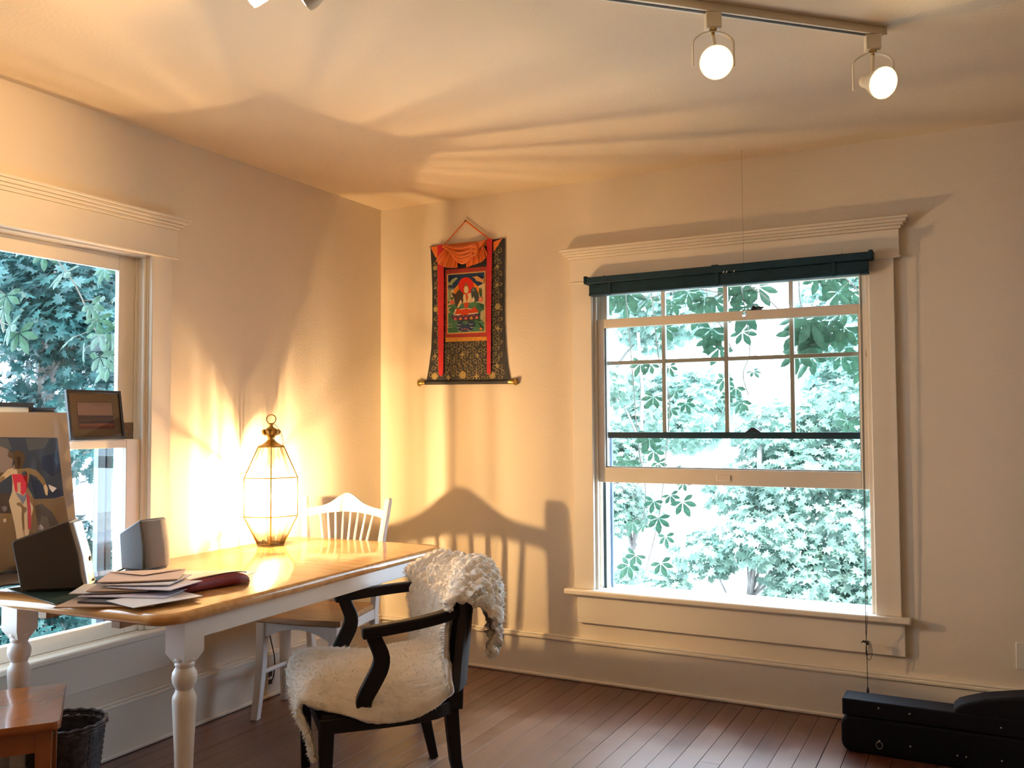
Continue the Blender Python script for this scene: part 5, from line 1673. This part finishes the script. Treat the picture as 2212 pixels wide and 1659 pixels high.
def leaf_mat(name, col, trans=0.45):
    m = bpy.data.materials.new(name)
    m.use_nodes = True
    nt = m.node_tree
    nt.nodes.clear()
    tc = nt.nodes.new('ShaderNodeTexCoord')
    n = nt.nodes.new('ShaderNodeTexNoise')
    n.inputs['Scale'].default_value = 3.0
    n.inputs['Detail'].default_value = 3
    nt.links.new(tc.outputs['Object'], n.inputs['Vector'])
    r = nt.nodes.new('ShaderNodeValToRGB')
    r.color_ramp.elements[0].position = 0.32
    r.color_ramp.elements[1].position = 0.68
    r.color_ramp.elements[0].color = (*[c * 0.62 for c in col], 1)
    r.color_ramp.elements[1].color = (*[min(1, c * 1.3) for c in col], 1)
    nt.links.new(n.outputs['Fac'], r.inputs['Fac'])
    d = nt.nodes.new('ShaderNodeBsdfPrincipled')
    d.inputs['Roughness'].default_value = 0.45
    d.inputs['Specular IOR Level'].default_value = 0.4
    t = nt.nodes.new('ShaderNodeBsdfTranslucent')
    nt.links.new(r.outputs[0], d.inputs['Base Color'])
    nt.links.new(r.outputs[0], t.inputs[0])
    mx = nt.nodes.new('ShaderNodeMixShader')
    mx.inputs[0].default_value = trans
    o = nt.nodes.new('ShaderNodeOutputMaterial')
    nt.links.new(d.outputs[0], mx.inputs[1])
    nt.links.new(t.outputs[0], mx.inputs[2])
    nt.links.new(mx.outputs[0], o.inputs[0])
    return m


M['maple'] = leaf_mat('maple_leaf_green', (0.20, 0.31, 0.255))  # pale teal haze over the window mixed into this green
M['creeper'] = leaf_mat('creeper_leaf_green', (0.042, 0.11, 0.068), 0.4)
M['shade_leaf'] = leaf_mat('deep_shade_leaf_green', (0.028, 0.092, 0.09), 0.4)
M['bark'] = mat('grey_bark', (0.22, 0.20, 0.19), 0.9, var=0.3, vscale=12, bump=0.5, bscale=40)

# leaf outlines (tip towards +y), lightly creased along the midrib
ML = [(0, -0.35), (0.10, -0.12), (0.42, -0.30), (0.36, -0.06), (0.62, 0.10), (0.36, 0.16), (0.40, 0.42), (0.15, 0.30), (0.0, 0.72), (-0.15, 0.30), (-0.40, 0.42), (-0.36, 0.16), (-0.62, 0.10), (-0.36, -0.06), (-0.42, -0.30), (-0.10, -0.12)]
MAPLE_V = np.array([(0, 0, 0.03)] + [(x, y, -0.10 * abs(x) - 0.06 * max(0, y) ** 2) for x, y in ML])
MAPLE_F = [(0, i + 1, (i + 1) % len(ML) + 1) for i in range(len(ML))]


def leaflets(n, spread):
    V, F = [], []
    for k in range(n):
        a = R(spread * (k - (n - 1) / 2))
        L = 0.95 - 0.12 * abs(k - (n - 1) / 2)
        o = len(V)
        for (w, l, z) in ((0, 0.06, 0), (0.12, 0.32, -0.02), (0.20, 0.58, -0.05), (0.14, 0.82, -0.09), (0, 1.0, -0.13), (-0.14, 0.82, -0.09), (-0.20, 0.58, -0.05), (-0.12, 0.32, -0.02), (0, 0.55, 0.0)):
            x, y = w * L, l * L
            V.append((x * math.cos(a) + y * math.sin(a), -x * math.sin(a) + y * math.cos(a), z * L))
        F += [(o + 8, o + i, o + (i + 1) % 8) for i in range(8)]
    return np.array(V), F


CREEP_V, CREEP_F = leaflets(5, 50)


def rot_from(nrm, tip):
    """matrices whose z is the leaf normal and y points to the tip"""
    nrm = nrm / np.linalg.norm(nrm, axis=1, keepdims=True)
    tip = tip - nrm * np.sum(tip * nrm, 1, keepdims=True)
    tip = tip / np.linalg.norm(tip, axis=1, keepdims=True)
    x = np.cross(tip, nrm)
    return np.stack([x, tip, nrm], 2)


def mass(name, V, F, pos, rot, size, material, parent=None):
    N = len(pos)
    vv = np.einsum('nij,vj->nvi', rot, V) * size[:, None, None] + pos[:, None, :]
    nv = len(V)
    f = np.array(F)
    ff = (f[None] + (np.arange(N) * nv)[:, None, None]).reshape(-1, 3)
    me = bpy.data.meshes.new(name)
    me.vertices.add(N * nv)
    me.vertices.foreach_set('co', vv.reshape(-1).astype(np.float32))
    me.loops.add(ff.size)
    me.loops.foreach_set('vertex_index', ff.reshape(-1).astype(np.int32))
    me.polygons.add(len(ff))
    me.polygons.foreach_set('loop_start', (np.arange(len(ff)) * 3).astype(np.int32))
    me.update(calc_edges=True)
    me.validate()
    me.materials.append(material)
    o = bpy.data.objects.new(name, me)
    COL.objects.link(o)
    if parent is not None:
        o.parent = parent
    o['kind'] = 'stuff'
    return o


def leaf_proto(V, F, material, nm):
    me = bpy.data.meshes.new(nm)
    me.from_pydata([tuple(q) for q in V], [], [tuple(q) for q in F])
    me.materials.append(material)
    return me


MAPLE_ME = leaf_proto(MAPLE_V, MAPLE_F, M['maple'], 'maple_leaf')
CREEP_ME = leaf_proto(CREEP_V, CREEP_F, M['creeper'], 'creeper_leaf')
SHADE_ME = leaf_proto(MAPLE_V, MAPLE_F, M['shade_leaf'], 'shade_leaf')


def put_leaf(me, parent, p, rm, s):
    o = bpy.data.objects.new('leaf', me)
    COL.objects.link(o)
    o.parent = parent
    mt = Matrix([[*(rm[i] * s), p[i]] for i in range(3)] + [[0, 0, 0, 1]])
    o.matrix_local = mt
    return o


def crown(clumps, n, sx, spread):
    """leaf positions scattered in the outer part of ellipsoid clumps"""
    c = np.array([q[:3] for q in clumps])
    r = np.array([q[3] for q in clumps])
    idx = rng.choice(len(clumps), n, p=(r ** 2) / np.sum(r ** 2))
    d = rng.normal(size=(n, 3))
    d /= np.linalg.norm(d, axis=1, keepdims=True)
    rad = r[idx] * rng.uniform(0.45, 1.05, n) ** spread
    pos = c[idx] + d * rad[:, None] * np.array([1, 1, 0.72])
    nrm = d * 0.5 + np.array([0, -0.25, 0.75]) + rng.normal(size=(n, 3)) * 0.45
    tip = d * np.array([1, 1, 0.3]) + np.array([0, 0, -0.55]) + rng.normal(size=(n, 3)) * 0.5
    return pos, rot_from(nrm, tip), rng.uniform(0.7, 1.2, n) * sx


def tree(name, label, base, h, clumps, n, leaf, material, proto, near, tr=0.09, cat='tree', group=None):
    """base on the ground; clumps in world coordinates (x, y, z, r); `near` leaves nearest the windows are parts"""
    t = thing(name, label, cat, base, 0, group)
    b = Vector(base)
    top = Vector((base[0] + 0.15, base[1] + 0.05, base[2] + h))
    tp = [b.lerp(top, k / 8) + Vector((0.05 * math.sin(k * 1.3), 0.05 * math.cos(k * 1.7), 0)) * (1 if k else 0) for k in range(9)]
    obj('trunk', G().tube(tp, [tr * (1.15 - 0.1 * k) for k in range(9)], 10), M['bark'], t, smooth=True, world=True)
    for q in clumps[:9]:
        c = Vector(q[:3])
        if math.hypot(c.x - base[0], c.y - base[1]) > 1.3:
            continue
        s = tp[min(7, max(2, int((c.z - base[2]) / h * 8) - 1))]
        mid = s.lerp(c, 0.5) + Vector((0, 0, 0.12))
        obj('branch', G().tube([s, mid, c], [tr * 0.34, tr * 0.22, tr * 0.1], 6), M['bark'], t, smooth=True, world=True)
    pos, rt, sz = crown(clumps, n, leaf, 0.8)
    # keep leaves clear of the house
    ok = ~((pos[:, 0] > -0.5) & (pos[:, 1] < 0.45))
    pos, rt, sz = pos[ok], rt[ok], sz[ok]
    pos = pos - np.array(base)
    if near:
        camp = np.array([3.13, -4.3, 1.34]) - np.array(base)
        dist = np.linalg.norm(pos - camp, axis=1)
        o = np.argsort(dist)
        sel = o[:near * 2:2]
        for i in sel:
            put_leaf(proto, t, pos[i], rt[i], sz[i])
        keep = np.ones(len(pos), bool)
        keep[sel] = False
        pos, rt, sz = pos[keep], rt[keep], sz[keep]
    mass('foliage', MAPLE_V, MAPLE_F, pos, rt, sz, material, t)
    return t


rr = random.Random(11)


def clumps_in(c, ext, n, r0, r1):
    return [(c[0] + rr.uniform(-ext[0], ext[0]), c[1] + rr.uniform(-ext[1], ext[1]), c[2] + rr.uniform(-ext[2], ext[2]), rr.uniform(r0, r1)) for _ in range(n)]


# the young maple straight outside the right window
cl = [(1.75, 4.4, -0.15, 0.5), (1.3, 4.2, 0.25, 0.45), (2.1, 4.5, 0.25, 0.5), (1.55, 4.6, 0.75, 0.5), (2.2, 4.9, 0.9, 0.55), (0.75, 4.3, 0.05, 0.35), (1.0, 4.7, 0.65, 0.4), (1.35, 4.9, 1.2, 0.5), (2.0, 5.1, 1.4, 0.5), (0.35, 4.2, -0.35, 0.3), (1.9, 4.1, -0.55, 0.45), (1.2, 4.0, -0.65, 0.4), (2.4, 4.4, -0.2, 0.5)]
tree('maple_tree', 'bushy green maple filling the lower right of the right window', (1.06, 4.5, -3.0), 5.2, cl, 7500, 0.105, M['maple'], MAPLE_ME, 280, 0.05)
cl = clumps_in((-0.75, 5.6, 1.0), (0.7, 0.5, 0.9), 9, 0.3, 0.5) + [(-0.4, 5.2, -0.5, 0.4), (0.1, 5.0, -0.75, 0.35), (-0.9, 5.4, 0.2, 0.45)]
tree('slender_maple_tree', 'loose pale green tree at the left side of the right window', (-0.6, 5.8, -3.0), 5.4, cl, 4000, 0.10, M['maple'], MAPLE_ME, 120, 0.05)
cl = clumps_in((0.0, 10.5, 2.3), (2.3, 1.0, 1.3), 16, 0.6, 0.95)
M['far_leaf'] = leaf_mat('far_leaf_green', (0.30, 0.44, 0.39))  # haze over the distant crown put into a paler leaf colour
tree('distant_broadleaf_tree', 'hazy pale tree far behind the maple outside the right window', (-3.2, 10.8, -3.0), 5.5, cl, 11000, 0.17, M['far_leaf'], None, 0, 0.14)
cl = clumps_in((1.3, 8.6, -1.4), (1.6, 0.7, 0.5), 9, 0.4, 0.6) + clumps_in((-1.6, 7.6, -1.5), (0.7, 0.5, 0.25), 5, 0.3, 0.4)
tree('low_hedge_shrub', 'low green shrub behind the maple trunk below the right window', (0.6, 8.4, -3.0), 1.4, cl, 2600, 0.11, M['maple'], None, 0, 0.05, 'shrub')
# dense shady trees outside the left window
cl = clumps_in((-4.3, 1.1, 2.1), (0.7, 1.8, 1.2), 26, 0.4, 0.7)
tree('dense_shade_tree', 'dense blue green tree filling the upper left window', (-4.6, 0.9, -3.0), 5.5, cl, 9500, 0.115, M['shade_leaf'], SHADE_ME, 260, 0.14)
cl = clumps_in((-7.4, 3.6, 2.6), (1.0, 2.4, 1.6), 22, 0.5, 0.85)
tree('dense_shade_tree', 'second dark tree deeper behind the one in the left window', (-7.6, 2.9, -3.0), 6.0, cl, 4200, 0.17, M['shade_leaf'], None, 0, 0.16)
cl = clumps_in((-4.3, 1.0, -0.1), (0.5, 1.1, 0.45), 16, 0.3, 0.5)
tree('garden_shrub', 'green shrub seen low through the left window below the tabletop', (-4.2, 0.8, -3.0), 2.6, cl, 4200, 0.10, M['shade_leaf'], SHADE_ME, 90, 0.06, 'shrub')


# creeper strands hanging just outside the glass: every compound leaf is a part
def creeper(label, pts, n, size, group='creeper strands', seed=1):
    q = random.Random(seed)
    wallp = (pts[0][0] + 0.05, 0.22, 2.32) if pts[0][0] > 0 else (-0.203, pts[0][1] - 0.03, 2.42)
    pts = [wallp, tuple((wallp[i] + pts[0][i]) / 2 + (0.03 if i == 2 else 0) for i in range(3))] + list(pts)
    t = thing('creeper_strand', label, 'creeper', pts[0], 0, group)
    p0 = Vector(pts[0])
    path = [Vector(smooth_sample(pts, i / 40)) for i in range(41)]
    obj('stem', G().tube([p - p0 for p in path], 0.0035, 5), M['bark'], t, smooth=True)
    for i in range(n):
        p = path[int(q.uniform(82 / (len(pts) - 1), 40.9))] - p0
        side = Vector((q.uniform(-1, 1), q.uniform(-0.5, 0.5), q.uniform(-0.35, 0.15)))
        side.normalize()
        L = q.uniform(0.05, 0.13)
        e = p + side * L
        nr = np.array([[q.uniform(-0.45, 0.45), -1.0 + q.uniform(-0.2, 0.5), q.uniform(-0.1, 0.7)]])
        tp = np.array([[side.x * 0.5, side.y * 0.3, -1.0]])
        rm = rot_from(nr, tp)[0]
        lf = put_leaf(CREEP_ME, t, e, rm, size * q.uniform(0.75, 1.2))
        if i < 14:
            pet = G().tube([p, e], 0.0014, 4)
            obj('leaf_stalk', pet, M['bark'], t)
    return t


W_ = [
    ('creeper strand with broad leaves along the top of the right window, left part', [(1.2, 0.62, 2.12), (1.45, 0.60, 2.05), (1.7, 0.58, 2.08), (1.95, 0.58, 2.02)], 15, 0.125),
    ('creeper strand with large dark leaves at the top centre of the right window', [(1.95, 0.55, 2.14), (2.1, 0.55, 2.02), (2.2, 0.55, 1.92), (2.3, 0.55, 1.80)], 13, 0.14),
    ('creeper strand at the upper right corner of the right window', [(2.4, 0.55, 2.16), (2.55, 0.55, 2.05), (2.62, 0.56, 1.92), (2.58, 0.56, 1.78)], 17, 0.115),
    ('creeper strand hanging in the upper sash between centre and right', [(2.3, 0.6, 1.95), (2.4, 0.6, 1.86), (2.45, 0.6, 1.76), (2.4, 0.6, 1.70)], 8, 0.125),
    ('long thin creeper strand hanging down the left part of the right window', [(1.50, 0.5, 2.1), (1.54, 0.5, 1.7), (1.60, 0.5, 1.45), (1.57, 0.5, 1.1), (1.53, 0.5, 0.8), (1.45, 0.5, 0.5)], 22, 0.085),
    ('creeper strand in the second pane column of the upper sash', [(1.78, 0.7, 2.0), (1.86, 0.7, 1.84), (1.9, 0.7, 1.74)], 6, 0.12),
    ('thin creeper strand hanging in the lower centre of the upper sash', [(1.98, 0.8, 1.75), (1.94, 0.8, 1.6), (1.97, 0.8, 1.48)], 6, 0.08),
    ('creeper strand hanging along the right side of the right window', [(2.64, 0.6, 1.75), (2.66, 0.6, 1.5), (2.62, 0.6, 1.3), (2.66, 0.6, 1.1)], 9, 0.10),
    ('short creeper sprig low in the left of the right window', [(1.38, 0.6, 1.2), (1.42, 0.6, 0.95), (1.40, 0.6, 0.75)], 5, 0.09),
]
for i, (lb, pts, n, sz) in enumerate(W_):
    creeper(lb, pts, n, sz, 'creeper strands over the right window', 20 + i)
LW = [
    ('creeper strand with yellow green leaves across the middle of the left window', [(-0.7, -1.70, 2.25), (-0.7, -1.5, 2.0), (-0.7, -1.36, 1.75), (-0.7, -1.22, 1.6)], 14, 0.11),
    ('creeper strand at the far left of the left window', [(-0.7, -1.98, 2.2), (-0.7, -1.92, 1.95), (-0.7, -1.85, 1.75)], 8, 0.11),
    ('creeper strand near the right stile of the left window', [(-0.7, -1.22, 2.2), (-0.7, -1.2, 1.95), (-0.7, -1.25, 1.7)], 8, 0.10),
]
for i, (lb, pts, n, sz) in enumerate(LW):
    creeper(lb, pts, n, sz, 'creeper strands over the left window', 60 + i)

# neighbouring house and its steps, overexposed in the sun
M['house'] = mat('white_clapboard', (0.78, 0.78, 0.78), 0.8)
M['shingle'] = mat('grey_roof', (0.30, 0.32, 0.38), 0.8, var=0.2, vscale=4)
M['dkglass'] = mat('dark_window_glass', (0.10, 0.14, 0.2), 0.15)
ho = thing('neighbour_house', 'bright white neighbouring house with grey roof seen through the left window', 'house', (-13.0, 8.2, -3.0))
obj('wall', G().box(-15.5, -11.0, 5.6, 11.5, -3.0, 1.4), M['house'], ho, world=True)
obj('roof', G().prism([(-16.0, 5.2, 1.4), (-10.6, 5.2, 1.4), (-13.3, 5.2, 3.2)], (0, 6.7, 0)), M['shingle'], ho, world=True)
obj('porch_roof', G().prism([(-11.0, 5.6, -0.2), (-9.4, 5.6, -0.65), (-9.4, 5.6, -0.75), (-11.0, 5.6, -0.35)], (0, 5.9, 0)), M['shingle'], ho, world=True)
for y in (5.75, 8.4, 11.2):
    obj('porch_post', G().box(-9.6, -9.45, y, y + 0.12, -3.0, -0.7), M['house'], ho, world=True)
for y, z in ((6.3, 0.1), (8.0, 0.1), (9.9, 0.1), (6.6, -2.2), (9.4, -2.2)):
    f = obj('window_frame', G().box(-11.0, -10.96, y, y + 0.85, z, z + 1.1), M['house'], ho, world=True)
    for zz in (z + 0.06, z + 0.58):
        obj('pane', G().box(-10.965, -10.955, y + 0.07, y + 0.78, zz, zz + 0.46), M['dkglass'], f, world=True)
# timber steps with rails, far left of the right window
M['grey_timber'] = mat('grey_timber', (0.30, 0.34, 0.42), 0.8)
sp = thing('garden_steps', 'grey timber garden steps with railings at the lower left of the right window', 'steps', (-2.3, 10.2, -3.0))
for i in range(9):
    obj('tread', G().box(-2.75 + 0.0, -1.95, 9.6 + 0.22 * i, 9.85 + 0.22 * i, -2.5 + 0.19 * i, -2.45 + 0.19 * i), M['grey_timber'], sp, world=True)
for x in (-2.8, -1.92):
    obj('stringer', G().prism([(x, 9.5, -3.0), (x, 9.8, -3.0), (x, 11.7, -1.0), (x, 11.7, -0.7), (x, 9.5, -2.6)], (0.05, 0, 0)), M['grey_timber'], sp, world=True)
    for y, z in ((9.6, -2.5), (10.6, -1.7), (11.6, -0.85)):
        obj('rail_post', G().box(x, x + 0.07, y, y + 0.07, z - 0.5, z + 1.0), M['grey_timber'], sp, world=True)
    for k in range(3):
        dz = 0.3 + 0.3 * k
        obj('handrail', G().prism([(x + 0.01, 9.6, -2.5 + dz), (x + 0.01, 11.65, -0.82 + dz), (x + 0.01, 11.65, -0.76 + dz), (x + 0.01, 9.6, -2.44 + dz)], (0.04, 0, 0)), M['grey_timber'], sp, world=True)
